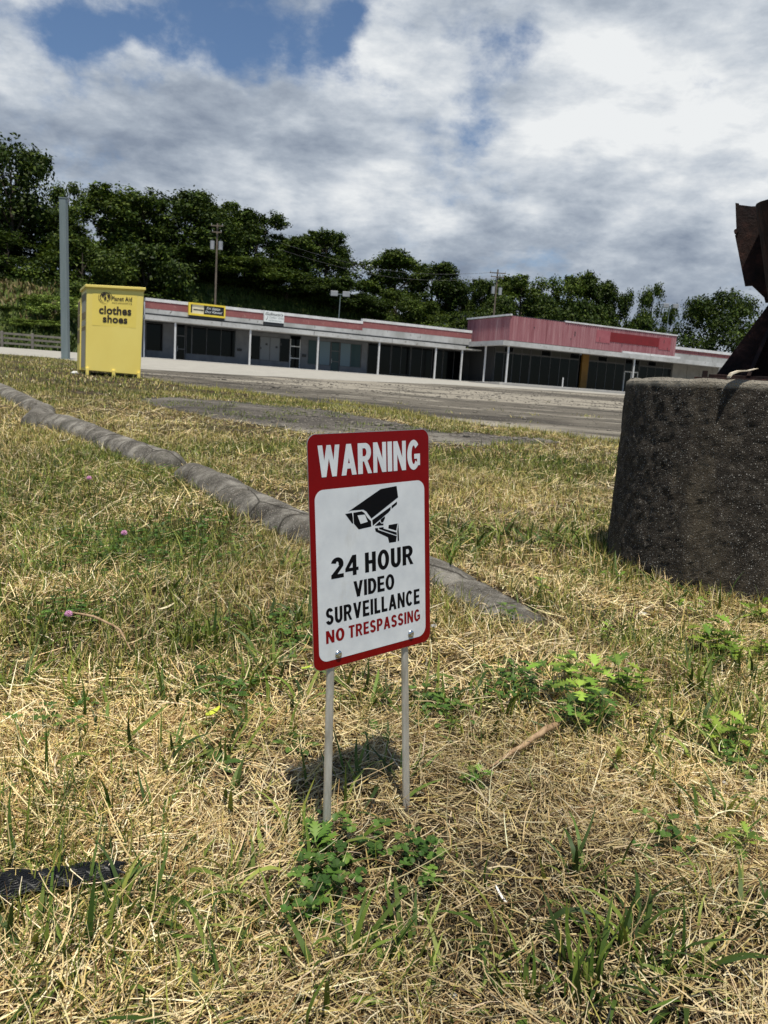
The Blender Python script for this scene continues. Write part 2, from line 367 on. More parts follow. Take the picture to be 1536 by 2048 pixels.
def green_amount(x, y):
    g_ = np.clip((fbm(x, y, 1.6, 21)-.50)*3.0, 0, 1)*.7+np.clip((fbm(x, y, 5, 25)-.52)*3, 0, 1)*.4
    for (cx, cy, rx, ry, wt) in ((230, 920, 170, 40, .9), (60, 1000, 160, 70, .8), (300, 1110, 230, 55, 1.), (300, 1000, 300, 60, .5), (120, 1250, 150, 60, .4), (450, 1320, 130, 70, .6), (900, 1080, 60, 40, 1), (1030, 1070, 130, 35, .7), (1130, 930, 180, 25, .6), (1420, 1400, 160, 160, .55), (600, 890, 110, 30, .3), (80, 735, 160, 18, .8), (560, 960, 60, 50, .4), (1190, 1000, 50, 50, .4)):
        g_ = g_+wt*mask_px(x, y, cx, cy, rx, ry)
    for (cx, cy, rx, ry, wt) in ((350, 850, 260, 22, 1), (950, 990, 150, 30, .8), (150, 1500, 300, 90, .6), (850, 1700, 500, 110, .8), (500, 1230, 60, 40, .4)):
        g_ = g_-wt*mask_px(x, y, cx, cy, rx, ry)
    return np.clip(g_, 0, 1)
A = Acc()
# mat of fallen dry stems
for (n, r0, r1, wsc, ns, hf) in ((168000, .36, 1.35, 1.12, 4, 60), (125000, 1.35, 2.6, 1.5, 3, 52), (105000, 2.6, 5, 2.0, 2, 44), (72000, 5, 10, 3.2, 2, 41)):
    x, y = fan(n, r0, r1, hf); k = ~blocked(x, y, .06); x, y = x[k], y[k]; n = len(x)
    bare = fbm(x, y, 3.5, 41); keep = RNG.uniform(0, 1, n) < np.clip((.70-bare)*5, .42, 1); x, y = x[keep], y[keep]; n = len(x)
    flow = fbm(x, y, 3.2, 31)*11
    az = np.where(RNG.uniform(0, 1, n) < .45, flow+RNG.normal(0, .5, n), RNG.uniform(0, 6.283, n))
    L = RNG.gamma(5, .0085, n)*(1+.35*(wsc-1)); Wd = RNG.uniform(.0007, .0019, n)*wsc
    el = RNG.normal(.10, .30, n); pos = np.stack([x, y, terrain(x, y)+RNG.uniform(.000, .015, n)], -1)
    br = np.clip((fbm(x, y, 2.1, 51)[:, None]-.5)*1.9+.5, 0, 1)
    low_dark = RNG.uniform(0, 1, n) < .50; pos[low_dark, 2] -= .008; el = np.where(low_dark, el*.5-.02, el); C = np.where(low_dark[:, None], pick(np.array([(.13, .085, .04), (.20, .135, .06), (.09, .06, .03), (.16, .12, .07)]), n, .3), pick(STRAW, n, .3, [.27, .27, .15, .08, .14, .09]))*(.64+.64*br)  # lower stems coloured rotted brown, partly standing in for shade between straws
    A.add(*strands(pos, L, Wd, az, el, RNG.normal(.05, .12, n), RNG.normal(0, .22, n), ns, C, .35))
# upright thin dry and yellowing blades
for (n, r0, r1, wsc, ns, hf) in ((27000, .36, 1.4, 1., 4, 60), (54000, 1.4, 2.8, 1.25, 3, 52), (115000, 2.8, 6, 1.8, 3, 45), (145000, 6, 13, 3.0, 2, 42), (125000, 13, 36, 6.5, 2, 40)):
    x, y = fan(n, r0, r1, hf); k = ~blocked(x, y, .09); x, y = x[k], y[k]; n = len(x)
    ga = green_amount(x, y); u = RNG.uniform(0, 1, n)
    isg = u < .16+.85*ga; pat_ = fbm(x, y, 1.7, 61, 4); dens_ = np.clip(.18+ga*.9+(pat_-.48)*3.4+(y > 3)*.30, .04, 1)
    keep = RNG.uniform(0, 1, n) < dens_; x, y, isg, ga = x[keep], y[keep], isg[keep], ga[keep]; n = len(x)
    gold = RNG.uniform(0, 1, n) < .45+.2*(y > 4)
    C = np.where(isg[:, None], pick(GREEN, n, .3), np.where(gold[:, None], pick(GOLD, n, .25), pick(STRAW, n, .25)))
    C = np.clip(C*(.55+.85*fbm(x, y, 1.3, 77)[:, None]), 0, 1)
    L = RNG.gamma(7, .0065, n)*(1+.10*(wsc-1))*np.where(isg, 1.1, 1)*np.where(y > 2.6, .74, .95)*np.where(y > 12, 1.1, 1); Wd = RNG.uniform(.0012, .0026, n)*wsc*np.where(isg, 1.25, 1)
    pos = np.stack([x, y, terrain(x, y)], -1)
    A.add(*strands(pos, L, Wd, RNG.uniform(0, 6.283, n), RNG.normal(1.1, .28, n), RNG.normal(.16, .14, n)*3/ns, RNG.normal(0, .15, n), ns, C, .12))
# broad green tufts
def tuft(cx, cy, n, spread, L0, wd, pal=GREEN, lean=.95):
    r = np.abs(RNG.normal(0, spread, n)); a = RNG.uniform(0, 6.283, n); x = cx+r*np.cos(a); y = cy+r*np.sin(a)
    k = ~blocked(x, y, .05); x, y, a = x[k], y[k], a[k]; n = len(x)
    if n == 0: return
    pos = np.stack([x, y, terrain(x, y)], -1); C = pick(pal, n, .3)
    A.add(*strands(pos, RNG.uniform(.45, 1.15, n)*L0, RNG.uniform(.6, 1.3, n)*wd, a+RNG.normal(0, .6, n), RNG.normal(lean, .3, n), RNG.normal(.2, .12, n), RNG.normal(0, .12, n), 5, C, .08))
BROAD = np.array([(.055, .095, .015), (.085, .135, .02), (.035, .065, .012), (.13, .18, .03), (.21, .25, .05)])
BIG = [(60, 1880, 12), (150, 1930, 14), (235, 1850, 16), (330, 1760, 10), (560, 1850, 14), (480, 1790, 8), (700, 1905, 14), (820, 1880, 12), (1060, 1990, 16), (1180, 1960, 22), (1260, 1900, 18), (1330, 1960, 18),
       (1400, 1700, 10), (1450, 1640, 10), (1010, 1870, 8), (880, 1990, 10), (400, 2010, 10), (620, 1740, 12), (590, 1650, 8), (300, 1640, 7), (450, 1600, 7), (90, 1540, 12), (200, 1470, 10), (330, 1530, 12), (440, 1500, 16),
       (500, 1460, 10), (160, 1400, 14), (40, 1370, 12), (340, 1400, 12), (480, 1370, 18), (550, 1330, 18), (600, 1400, 10), (410, 1260, 16), (520, 1250, 12), (600, 1240, 12), (690, 1590, 10), (735, 1570, 8), (800, 1560, 6), (740, 1400, 14), (700, 1360, 12),
       (890, 1400, 16), (950, 1380, 14), (930, 1450, 8), (1010, 1420, 12), (1180, 1470, 12), (1290, 1500, 14), (1340, 1450, 16), (1400, 1360, 18), (1480, 1430, 14), (1500, 1340, 16), (1330, 1560, 10), (1450, 1520, 10), (880, 1090, 20), (920, 1060, 22), (960, 1080, 20), (1010, 1050, 20),
       (1060, 1075, 18), (1110, 1060, 14), (900, 1120, 12), (1160, 1080, 16), (1200, 1100, 16), (1240, 1150, 10), (1350, 1190, 12), (1440, 1195, 12), (1180, 1030, 14), (830, 1040, 8), (590, 1120, 14), (560, 1130, 10), (380, 1120, 16), (240, 1110, 16), (340, 1180, 10), (120, 1120, 10), (30, 1200, 12), (80, 1290, 12), (640, 1960, 10), (1150, 1750, 8), (1480, 1850, 10), (20, 1720, 8)]
for (px, py, n) in BIG:
    cx, cy = G(px, py+14); tuft(cx, cy, int(n*1.4), .020+.016*cy, .078+.012*cy, .0062+.0013*cy, BROAD, 1.0)
for i in range(1350):
    px, py = random.uniform(-500, 2000), 2048-1150*random.random()**.9; cx, cy = G(px, py)
    if green_amount(np.array([cx]), np.array([cy]))[0] > random.uniform(-.06, .8): tuft(cx, cy, random.randint(4, 13), .02+.014*cy, .045+.008*cy, .0030+.0010*cy, BROAD)
# taller fringe at the foot of the round plinth and along the kerb
for i in range(70):
    a = math.radians(random.uniform(150, 300)); r = CYL[2]+random.uniform(.0, .05)
    tuft(CYL[0]+r*math.cos(a), CYL[1]+r*math.sin(a), 9, .02, .085, .0026, np.concatenate([GOLD, STRAW]) if random.random() < .75 else GREEN, 1.25)
for k in KP:
    for (ax, ay), (bx, by) in zip(k[:-1], k[1:]):
        for q in range(int(math.hypot(bx-ax, by-ay)*30)):
            u = random.random(); nx_, ny_ = -(by-ay), bx-ax; l = math.hypot(nx_, ny_); sg = random.choice((-1, 1))
            o_ = sg*random.uniform(.085, .14); tuft(ax+(bx-ax)*u+nx_/l*o_, ay+(by-ay)*u+ny_/l*o_, 9, .03, .075, .003, np.concatenate([GOLD, STRAW, GREEN[:3]]), 1.2)
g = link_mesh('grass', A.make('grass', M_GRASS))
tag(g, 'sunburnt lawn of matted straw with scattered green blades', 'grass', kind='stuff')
# weeds creeping along the edge of the lot
A = Acc()
for i in range(2600):
    s_ = random.uniform(LF_S[0], 22); t_ = float(lot_front(np.array([s_]))[0])+random.gauss(0, .18); x, y = st2xy(s_, t_)
    n = 10; pos = np.stack([x+RNG.normal(0, .07, n), y+RNG.normal(0, .07, n), np.zeros(n)], -1); pos[:, 2] = terrain(pos[:, 0], pos[:, 1])
    C = pick(np.concatenate([GREEN[2:4], GOLD]), n, .3)
    A.add(*strands(pos, RNG.uniform(.03, .10, n), RNG.uniform(.005, .010, n), RNG.uniform(0, 6.28, n), RNG.normal(1.1, .3, n), RNG.normal(.2, .1, n), RNG.normal(0, .1, n), 2, C, .15))
for i in range(2200):   # weeds rooted in the cracks of the lot
    s_ = random.uniform(LF_S[0]+.5, 40); f_ = float(lot_front(np.array([s_]))[0]); t_ = f_+abs(random.gauss(0, 4.5)); x, y = st2xy(s_, t_)
    if abs(fbm(np.array([s_]), np.array([t_]), .45, 55)[0]-.5) > .018 or t_ > lane_front(s_): continue
    n = 9; pos = np.stack([x+RNG.normal(0, .07, n), y+RNG.normal(0, .07, n), np.zeros(n)], -1); pos[:, 2] = terrain(pos[:, 0], pos[:, 1])
    A.add(*strands(pos, RNG.uniform(.03, .10, n), RNG.uniform(.006, .013, n), RNG.uniform(0, 6.28, n), RNG.normal(.9, .3, n), RNG.normal(.2, .1, n), RNG.normal(0, .1, n), 2, pick(np.concatenate([GREEN[1:4], GOLD]), n, .3), .15))
for i in range(260):   # sprouts in the gravel
    s_ = random.uniform(sC[0], sC[-1]); t_ = np.interp(s_, sC, gl)+(np.interp(s_, sC, gu)-np.interp(s_, sC, gl))*random.random(); x, y = st2xy(s_, t_)
    if fbm(np.array([x]), np.array([y]), 1.3, 91)[0] < .5: continue
    n = 16; pos = np.stack([x+RNG.normal(0, .05, n), y+RNG.normal(0, .05, n), np.zeros(n)], -1); pos[:, 2] = terrain(pos[:, 0], pos[:, 1])
    A.add(*strands(pos, RNG.uniform(.02, .07, n), RNG.uniform(.004, .008, n), RNG.uniform(0, 6.28, n), RNG.normal(.9, .3, n), RNG.normal(.2, .1, n), RNG.normal(0, .1, n), 2, pick(GREEN, n, .3), .15))
g = link_mesh('lot_weeds', A.make('lot_weeds', M_GRASS)); tag(g, 'low yellow green weeds creeping over the asphalt edge', 'weeds', kind='stuff')
# rough grass on the hillside
A = Acc(); n = 90000
s_ = RNG.uniform(-75, 95, n); t_ = RNG.uniform(73, 121, n); x = s_*UX+t_*NX; y = s_*UY+t_*NY
k = ((s_ < 11) | (t_ > 98)); x, y = x[k], y[k]; n = len(x)
pat = fbm(x, y, .22, 71)[:, None]; br = np.where(pat > .53, 1, 0)*np.where((x < -34)[:, None], 1, 0)
C = np.where(br > 0, pick(np.array([(.16, .12, .05), (.12, .11, .04), (.20, .15, .07)]), n, .3), pick(np.array([(.045, .07, .012), (.03, .05, .010), (.075, .10, .02)]), n, .3))
A.add(*strands(np.stack([x, y, terrain(x, y)], -1), RNG.uniform(.3, .8, n), RNG.uniform(.12, .3, n), RNG.uniform(0, 6.28, n), RNG.normal(1.2, .25, n), RNG.normal(.25, .1, n), RNG.normal(0, .2, n), 2, C, .2))
g = link_mesh('hillside_grass', A.make('hillside_grass', M_GRASS)); tag(g, 'rough green and brown grass covering the slope under the trees', 'grass', kind='stuff')

# loose stones on the lot and in the gravel patch
M_STONE = worn('loose_stone', (.19, .17, .14), (.09, .08, .065), 3, .9)
def stones(n):
    s_ = RNG.uniform(LF_S[0], 45, n); f = lot_front(s_); q = RNG.uniform(0, 1, n)**2; t_ = f+q*(lane_front(s_)-f)*.9-.15; k = int(n*.13)
    s_[:k] = RNG.uniform(sC[0], sC[-1], k); a = np.interp(s_[:k], sC, gl); t_[:k] = a+(np.interp(s_[:k], sC, gu)-a)*RNG.uniform(-.1, 1.1, k)
    keep = fbm(s_, t_, .8, 33) > RNG.uniform(.25, .62, n); s_, t_ = s_[keep], t_[keep]; n = len(s_); x = s_*UX+t_*NX; y = s_*UY+t_*NY; r = (RNG.gamma(2.2, .006, n)+.006)*np.where(t_ < 16, .62, 1)
    o8 = np.array([(1, 0, 0), (0, 1, 0), (-1, 0, 0), (0, -1, 0), (0, 0, 1), (0, 0, -1)], float); V = o8[None]*RNG.uniform(.7, 1.3, (n, 6, 1))*r[:, None, None]*np.array([1.2, 1, .6]); V[:, :, 0] += x[:, None]; V[:, :, 1] += y[:, None]; V[:, :, 2] += (terrain(x, y)+r*.3)[:, None]
    F0 = np.array([(0, 1, 4), (1, 2, 4), (2, 3, 4), (3, 0, 4), (1, 0, 5), (2, 1, 5), (3, 2, 5), (0, 3, 5)]); return V.reshape(-1, 3), (np.arange(n)[:, None, None]*6+F0[None]).reshape(-1, 3)
SV, SF = stones(26000); g = link_mesh('loose_gravel', mesh_np('loose_gravel', SV, SF, M_STONE)); tag(g, 'small loose stones strewn over the broken asphalt', 'gravel', kind='stuff')
# ------------------------------------------------------------------ clover patches
def leaflets(cen, nrm_tilt, size, C):
    N = len(cen); a = RNG.uniform(0, 6.283, N); V = []; F = []; Cc = []
    prof = [(0, 0), (.32, .45), (.75, .5), (1.0, .18), (.9, 0), (1.0, -.18), (.75, -.5), (.32, -.45)]
    pr = np.array(prof); Nn = len(prof)
    for j in range(3):
        th_ = a+j*2.094; c, s__ = np.cos(th_), np.sin(th_)
        lx = pr[None, :, 0]*size[:, None]; ly = pr[None, :, 1]*size[:, None]
        X = cen[:, None, 0]+lx*c[:, None]-ly*s__[:, None]; Y = cen[:, None, 1]+lx*s__[:, None]+ly*c[:, None]
        Z = cen[:, None, 2]+lx*nrm_tilt[:, None]+np.abs(ly)*.35
        V.append(np.stack([X, Y, Z], -1).reshape(-1, 3)); b0 = (np.arange(N)*Nn)[:, None]+j*N*Nn
        F.append(np.concatenate([b0+np.array([0, 1, 2, 3]), b0+np.array([0, 3, 4, 4]), b0+np.array([0, 4, 5, 5]), b0+np.array([0, 5, 6, 7])], 0))
        Cc.append(np.repeat(C, Nn, 0))
    V = np.concatenate(V); F = np.concatenate(F); tri = F[F[:, 2] == F[:, 3]][:, :3]; quad = F[F[:, 2] != F[:, 3]]
    tris = np.concatenate([tri, quad[:, [0, 1, 2]], quad[:, [0, 2, 3]]]); return V, tris, np.concatenate(Cc)
CLOVER = np.array([(.06, .13, .02), (.085, .165, .03), (.04, .09, .016), (.13, .21, .04)])
A = Acc()
for (px, py, n, sp) in ((650, 1775, 46, .022), (625, 1830, 24, .02), (690, 1735, 12, .02), (835, 1735, 40, .02), (790, 1775, 14, .02), (640, 1700, 16, .014), (740, 1700, 8, .015), (1040, 1375, 60, .035), (1010, 1400, 30, .03), (1070, 1410, 30, .03), (200, 1105, 150, .12), (270, 1110, 130, .12), (390, 1100, 180, .13), (350, 1060, 60, .1),
                        (130, 1240, 60, .04), (880, 1435, 45, .03), (860, 1410, 25, .02), (460, 1410, 45, .04), (440, 1400, 30, .03), (600, 1290, 50, .04), (1320, 1720, 18, .02), (560, 1260, 40, .04), (330, 950, 60, .12), (1260, 1080, 60, .05), (1480, 1560, 30, .03), (90, 1470, 30, .03)):
    cx, cy = G(px, py); x = cx+RNG.normal(0, sp, n); y = cy+RNG.normal(0, sp*1.3, n); k = ~blocked(x, y, .1); x, y = x[k], y[k]; n = len(x)
    A.add(*leaflets(np.stack([x, y, terrain(x, y)+RNG.uniform(.012, .042, n)], -1), RNG.normal(.0, .35, n), RNG.uniform(.0045, .0085, n)*(1+.2*cy), pick(CLOVER, n, .3)))
g = link_mesh('clover', A.make('clover', M_WEED)); tag(g, 'dark green clover spreading in low patches through the straw', 'clover', kind='stuff')

# ------------------------------------------------------------------ leafy weeds, one by one
def lobed_leaf(base, az, el, L, wd, C, bendy=.25):
    # a deeply cut leaf: midrib with pairs of pointed lobes
    V = []; F = []; d = np.array([math.cos(az)*math.cos(el), math.sin(az)*math.cos(el), math.sin(el)]); sd_ = np.array([-math.sin(az), math.cos(az), 0])
    up = np.cross(d, sd_)*-1
    def P_(u, v): return base+d*L*u+sd_*wd*v+np.array([0, 0, 1])*(-bendy*L*u*u+abs(v)*wd*.25)
    rows = [(0, .05), (.22, .08), (.30, .55), (.38, .16), (.48, .85), (.58, .2), (.70, .75), (.78, .2), (.88, .35), (1, .0)]
    pts = [P_(u+(.12 if v > .3 else 0), v) for u, v in rows]+[P_(u+(.12 if v > .3 else 0), -v) for u, v in rows[::-1]]
    mid = [P_(u, 0) for u, _ in rows]; n = len(rows)
    V = [P_(u+(.12 if v > .3 else 0), v) for u, v in rows]+mid+[P_(u+(.12 if v > .3 else 0), -v) for u, v in rows]
    for i in range(n-1): F += [(i, i+1, n+i+1, n+i), (n+i, n+i+1, 2*n+i+1, 2*n+i)]
    return V, F
M_STEM, _, _ = mat('weed_stem', (.16, .17, .05), .6)
def weed(px, py, label, size, nl, fresh, name='leafy_weed', cat='weed', h=.06):
    size *= 1.3; h *= 1.35; nl = int(nl*1.3); x, y = G(px, py+12); z = tz(x, y); root = thing(name, label, cat, (x, y, z), 'leafy weeds sprouting through the dry grass')
    LV = []; LF = []; LC = []; st_ = MB(); k = 0; pal = np.array([(.15, .25, .032), (.24, .34, .05), (.09, .16, .024)]) if fresh else np.array([(.08, .15, .025), (.13, .21, .035), (.055, .11, .02)])
    ns = max(2, nl//6)
    st_.tube([Vector((-.002, 0, -.003))+root.location, Vector((.002, 0, -.003))+root.location], .002, 5)
    for q in range(ns):
        ox, oy = random.gauss(0, size*.25), random.gauss(0, size*.25); lean = np.array([random.gauss(0, .3), random.gauss(0, .3), 1.])*h*random.uniform(.6, 1.15)
        p0 = np.array([ox, oy, 0]); p1 = p0+lean; st_.tube([Vector((0, 0, -.004))+root.location, Vector(p0)+root.location, Vector((p0+p1)/2)+root.location, Vector(p1)+root.location], [.0010, .0014, .0011, .0007], 5)
        for j in range(nl//ns+1):
            u = random.uniform(.3, 1.); V, F = lobed_leaf(p0+lean*u, random.uniform(0, 6.28), random.uniform(.05, .9)*(.4+u*.6), size*random.uniform(.45, .8), size*random.uniform(.2, .32), None)
            LV += V; LF += [tuple(i+k for i in f) for f in F]; c = pick(pal, 1, .3)[0]*(1.25 if u > .8 else .9); LC += [c]*len(V); k += len(V)
    o = link_mesh('leaves', mesh_np('leaves', np.array(LV), np.array(LF), M_WEED, np.array(LC)), root)
    st_.build('stems', M_STEM, root); return root
weed(1150, 1410, 'bright green cut leaf weed right behind the upper end of the dry stick', .05, 22, True)
weed(1235, 1395, 'lime green leafy weed at the right end of the clump behind the stick', .05, 22, True)
weed(1120, 1365, 'pale green weed sprout at the back of the clump beside the clover', .04, 14, True)
weed(1215, 1450, 'darker green leafy weed standing at the front right of the stick clump', .045, 16, False)
weed(1130, 1455, 'leafy green weed touching the thick broken end of the dry stick', .045, 18, False)
weed(1445, 1300, 'widest light green leafy weed below the concrete plinth at far right', .065, 30, True, h=.07)
weed(1420, 1330, 'small leafy weed hugging the left side of the widest plinth weed', .04, 12, True)
weed(1448, 1475, 'low round yellow green weed in the straw at the right edge', .05, 16, True, h=.035)
weed(1510, 1240, 'yellow green weed cut by the right edge under the plinth', .05, 16, True)
weed(1370, 1225, 'thin pale weed in the tall dry grass at the foot of the plinth', .035, 10, True)
weed(1090, 1185, 'tiny yellowish weed beside the sunken end of the nearest kerb', .03, 9, True)
weed(1210, 1290, 'small pale weed halfway between the plinth and the green clump', .03, 10, True)
weed(1210, 1180, 'little bright weed just left of the foot of the plinth', .035, 10, True)
weed(945, 1570, 'lone small green weed in straw right of the right sign stake', .028, 12, False, h=.03)
weed(1462, 1705, 'single pale weed seedling in the straw low on the right', .03, 8, True, h=.03)
weed(655, 1705, 'green weed growing at the foot of the left sign stake', .035, 14, False, h=.035)
weed(1530, 1310, 'upright green weed at the right border beside the widest weed', .045, 14, True)
weed(1030, 1230, 'small dark weed at the tip of the nearest kerb', .035, 10, False, h=.03)

def plantain(px, py, label, size, n):
    x, y = G(px, py); z = tz(x, y); V = []; F = []; C = []; k = 0
    for j in range(n):
        az = j*6.283/n+random.gauss(0, .25); L = size*random.uniform(.75, 1.1); wd = L*.16; el = random.uniform(.15, .6); c = pick(np.array([(.06, .12, .025), (.09, .16, .03)]), 1, .3)[0]
        rows = [(0, .15), (.2, .35), (.45, .9), (.7, 1), (.88, .6), (1, 0)]
        for sgn in (-1, 0, 1):
            for u, v in rows:
                V.append((math.cos(az)*L*u*math.cos(el)-math.sin(az)*wd*v*sgn, math.sin(az)*L*u*math.cos(el)+math.cos(az)*wd*v*sgn, L*u*math.sin(el)-.5*L*u*u*math.sin(el)+abs(sgn)*v*wd*.35+.004)); C.append(c)
        for g_ in range(2):
            for i in range(5): a_ = k+g_*6+i; F.append((a_, a_+1, a_+7, a_+6))
        k += 18
    o = link_mesh('broadleaf_weed', mesh_np('broadleaf_weed', np.array(V), np.array(F), M_WEED, np.array(C)), None, (x, y, z)); tag(o, label, 'weed', 'broad leaved rosettes in the lawn')
plantain(750, 1475, 'broad leaved rosette between the two sign stakes', .045, 7)
plantain(590, 1500, 'dark broad leaved rosette left of the left sign stake', .045, 6)
plantain(860, 1400, 'dark reddish green rosette right of the right sign stake', .04, 7)
plantain(430, 1545, 'broad leaved rosette with a yellow leaf left of the sign', .045, 7)

# flowers, sticks, scraps
M_PINK = worn('pink_petal', (.62, .28, .48), (.75, .45, .62), 300, .7)
def clover_flower(px, py, label, r=.0085):
    x, y = G(px, py); z = tz(x, y); root = thing('clover_flower', label, 'flower', (x, y, z), 'pink clover heads')
    MB().tube([(x, y, z), (x+.002, y, z+.02), (x+.001, y, z+.035)], .0009, 5).build('stem', M_STEM, root)
    hd = MB()
    for i in range(46):
        a = i*2.4; e = math.asin(1-2*(i+.5)/46*.8); d = np.array([math.cos(a)*math.cos(e), math.sin(a)*math.cos(e), math.sin(e)]); c = np.array([x, y, z+.038])
        hd.tube([c+d*r*.35, c+d*r], [r*.10, r*.14], 4)
    hd.build('flower_head', M_PINK, root)
clover_flower(137, 1262, 'pink clover flower beside the long twig left of the sign')
clover_flower(248, 1092, 'faint pink clover flower in the dark clover patch on the left', .010)
clover_flower(178, 972, 'small pink flower in the green grass left of the kerb', .011)
M_STICK = worn('dry_wood', (.42, .29, .17), (.24, .15, .08), 60, .85, .5, .002, (1, 1, 1), .4, .6)
def stick(name, pts, rads, label, cat='stick', m_=M_STICK):
    W_ = [];
    for (px, py, h) in pts: x, y = G(px, py); W_.append(np.array([x, y, tz(x, y)+h]))
    P2 = []; R2 = []
    for i in range(len(W_)-1):
        for q in range(4): u = q/4; P2.append(W_[i]*(1-u)+W_[i+1]*u+np.array([random.gauss(0, .0008), random.gauss(0, .0008), random.gauss(0, .0008)])); R2.append((rads[i]*(1-u)+rads[i+1]*u)*random.uniform(.85, 1.15))
    P2.append(W_[-1]); R2.append(rads[-1]); o = MB().tube(P2, R2, 8).build(name, m_, loc=tuple(W_[0]), smooth_=True); tag(o, label, cat)
stick('stick', [(978, 1562, .020), (1040, 1530, .030), (1085, 1504, .038), (1112, 1490, .034)], [.0016, .0042, .0062, .004], 'broken brown stick lying in the straw below the green weeds')
stick('twig', [(1110, 1476, .02), (1140, 1495, .012), (1165, 1508, .008)], [.0016, .0012, .0008], 'thin dark twig crossing the end of the brown stick', 'twig')
stick('twig', [(140, 1250, .03), (190, 1268, .04), (240, 1292, .04), (262, 1322, .03)], [.0022, .003, .0026, .0014], 'long grey brown twig beside the pink clover flower', 'twig')
stick('twig', [(1178, 1618, .01), (1195, 1575, .02), (1206, 1545, .03)], [.0014, .0012, .001], 'pale straw twig standing in the straw right of the sign', 'twig', worn('pale_straw', (.75, .66, .45), (.6, .5, .3), 50, .7))
stick('twig', [(1180, 1420, .03), (1205, 1432, .02), (1225, 1450, .01)], [.003, .0026, .001], 'short dead brown stem inside the green weed clump', 'twig')
M_WHITE = worn('white_scrap', (.78, .77, .74), (.6, .58, .53), 80, .6)
def scrap(name, px, py, L, wd, az, label, cat, m_=M_WHITE, h=.014, th=.0009, curl=.3):
    x, y = G(px, py); z = tz(x, y)+h; V = []; F = []; n = 7
    for i in range(n):
        u = i/(n-1); w_ = wd*(.25+.75*math.sin(math.pi*min(1, u*.8+.15)))
        for dz in (0, th):
            for sg in (-1, 1): V.append((x+math.cos(az)*L*(u-.5)-math.sin(az)*w_*sg*.5, y+math.sin(az)*L*(u-.5)+math.cos(az)*w_*sg*.5, z+dz+curl*L*(u-.5)**2+.25*L*(u-.5)))
    for i in range(n-1):
        a = i*4; b_ = a+4; F += [(a, a+1, b_+1, b_), (a+2, b_+2, b_+3, a+3), (a, b_, b_+2, a+2), (a+1, a+3, b_+3, b_+1)]
    F += [(0, 2, 3, 1), ((n-1)*4, (n-1)*4+1, (n-1)*4+3, (n-1)*4+2)]
    o = MB().add(V, F).build(name, m_, loc=(x, y, z)); tag(o, label, cat)
scrap('plastic_sliver', 1000, 1812, .026, .0035, math.radians(115), 'white sliver lying in the straw below the right stake', 'litter')
scrap('paper_scrap', 118, 1066, .05, .018, .6, 'pale paper scrap in the grass left of the kerb', 'litter')
scrap('dead_leaf', 332, 1240, .04, .010, .7, 'cream coloured dead leaf in green grass left of the sign', 'leaf', worn('cream_leaf', (.72, .65, .42), (.6, .5, .3), 80, .7), .03)
scrap('yellow_leaf', 425, 1462, .028, .012, .9, 'bright yellow leaf curled in the rosette left of the sign', 'leaf', worn('yellow_leaf', (.62, .62, .05), (.4, .5, .05), 80, .5), .03)
scrap('yellow_leaf', 612, 1362, .022, .008, .3, 'small lime leaf just left of the bottom corner of the sign', 'leaf', worn('lime_leaf', (.45, .55, .06), (.35, .45, .05), 80, .5), .035)
def pebble(px, py, r, label, col=(.62, .61, .58), name='white_pebble'):
    x, y = G(px, py); z = tz(x, y)+.008; V = []; F = []; nu, nv = 9, 6; rr = random.Random(int(px*7+py))
    for j in range(nv+1):
        for i in range(nu):
            e = math.pi*(j/nv-.5); a = 2*math.pi*i/nu; k = r*rr.uniform(.82, 1.15); V.append((x+math.cos(e)*math.cos(a)*k*1.2, y+math.cos(e)*math.sin(a)*k, z+math.sin(e)*k*.7))
    for j in range(nv):
        for i in range(nu): F.append((j*nu+i, j*nu+(i+1) % nu, (j+1)*nu+(i+1) % nu, (j+1)*nu+i))
    o = MB().add(V, F).build(name, worn(name, col, tuple(c*.7 for c in col), 90, .8), loc=(x, y, z)); tag(o, label, 'pebble')
pebble(1445, 1586, .0045, 'tiny white pebble at the right above the pale seedling')
pebble(1488, 1592, .004, 'dull cream pebble right of the tiny white pebble', (.45, .44, .33))
pebble(908, 1998, .004, 'white pebble at the bottom edge right of centre')
pebble(868, 1256-0, .008, 'grey pebble near the lower right corner of the red sign', (.5, .5, .5))
pebble(1285, 1232, .010, 'whitish stone left of the thin pale weed near the plinth')
pebble(150, 747, .07, 'white lump of stone on the dirt left of the yellow bin', (.7, .69, .66), 'white_stone')

# black plastic net lying at the lower left
M_NET, T, b = mat('black_plastic', (.006, .007, .009), .45, 0, .4)
net = MB(); a0 = np.array(G(-70, 1822)); a1 = np.array(G(238, 1790)); ax = a1-a0; Ln = np.linalg.norm(ax); ax = ax/Ln; nr = np.array([-ax[1], ax[0]])
def net_p(u, v):
    wv = (.024-.010*u)*(1+.15*math.sin(u*9)); p = a0+ax*Ln*u+nr*v*wv
    return np.array([p[0], p[1], tz(p[0], p[1])+.023+.008*(1-v*v)+.002*math.sin(u*31+v*5)])
for i in range(17):
    v = -1+2*i/16; net.tube([net_p(u, v+.06*math.sin(u*60+i)) for u in np.linspace(0, 1+random.uniform(-.02, .05), 40)], .0007, 5)
for i in range(95):
    u = i/95; net.tube([net_p(u+.012*q, -1+2*q/6) for q in range(7)], .0006, 4)
for i in range(60):
    v = -1+2*i/59; net.tube([net_p(u, v)-np.array([0, 0, .0015]) for u in np.linspace(0, 1, 24)], .00055, 4)
tag(net.build('plastic_net', M_NET, loc=(float(a0[0]), float(a0[1]), .03)), 'flattened black plastic netting sunk in straw at the lower left', 'netting')
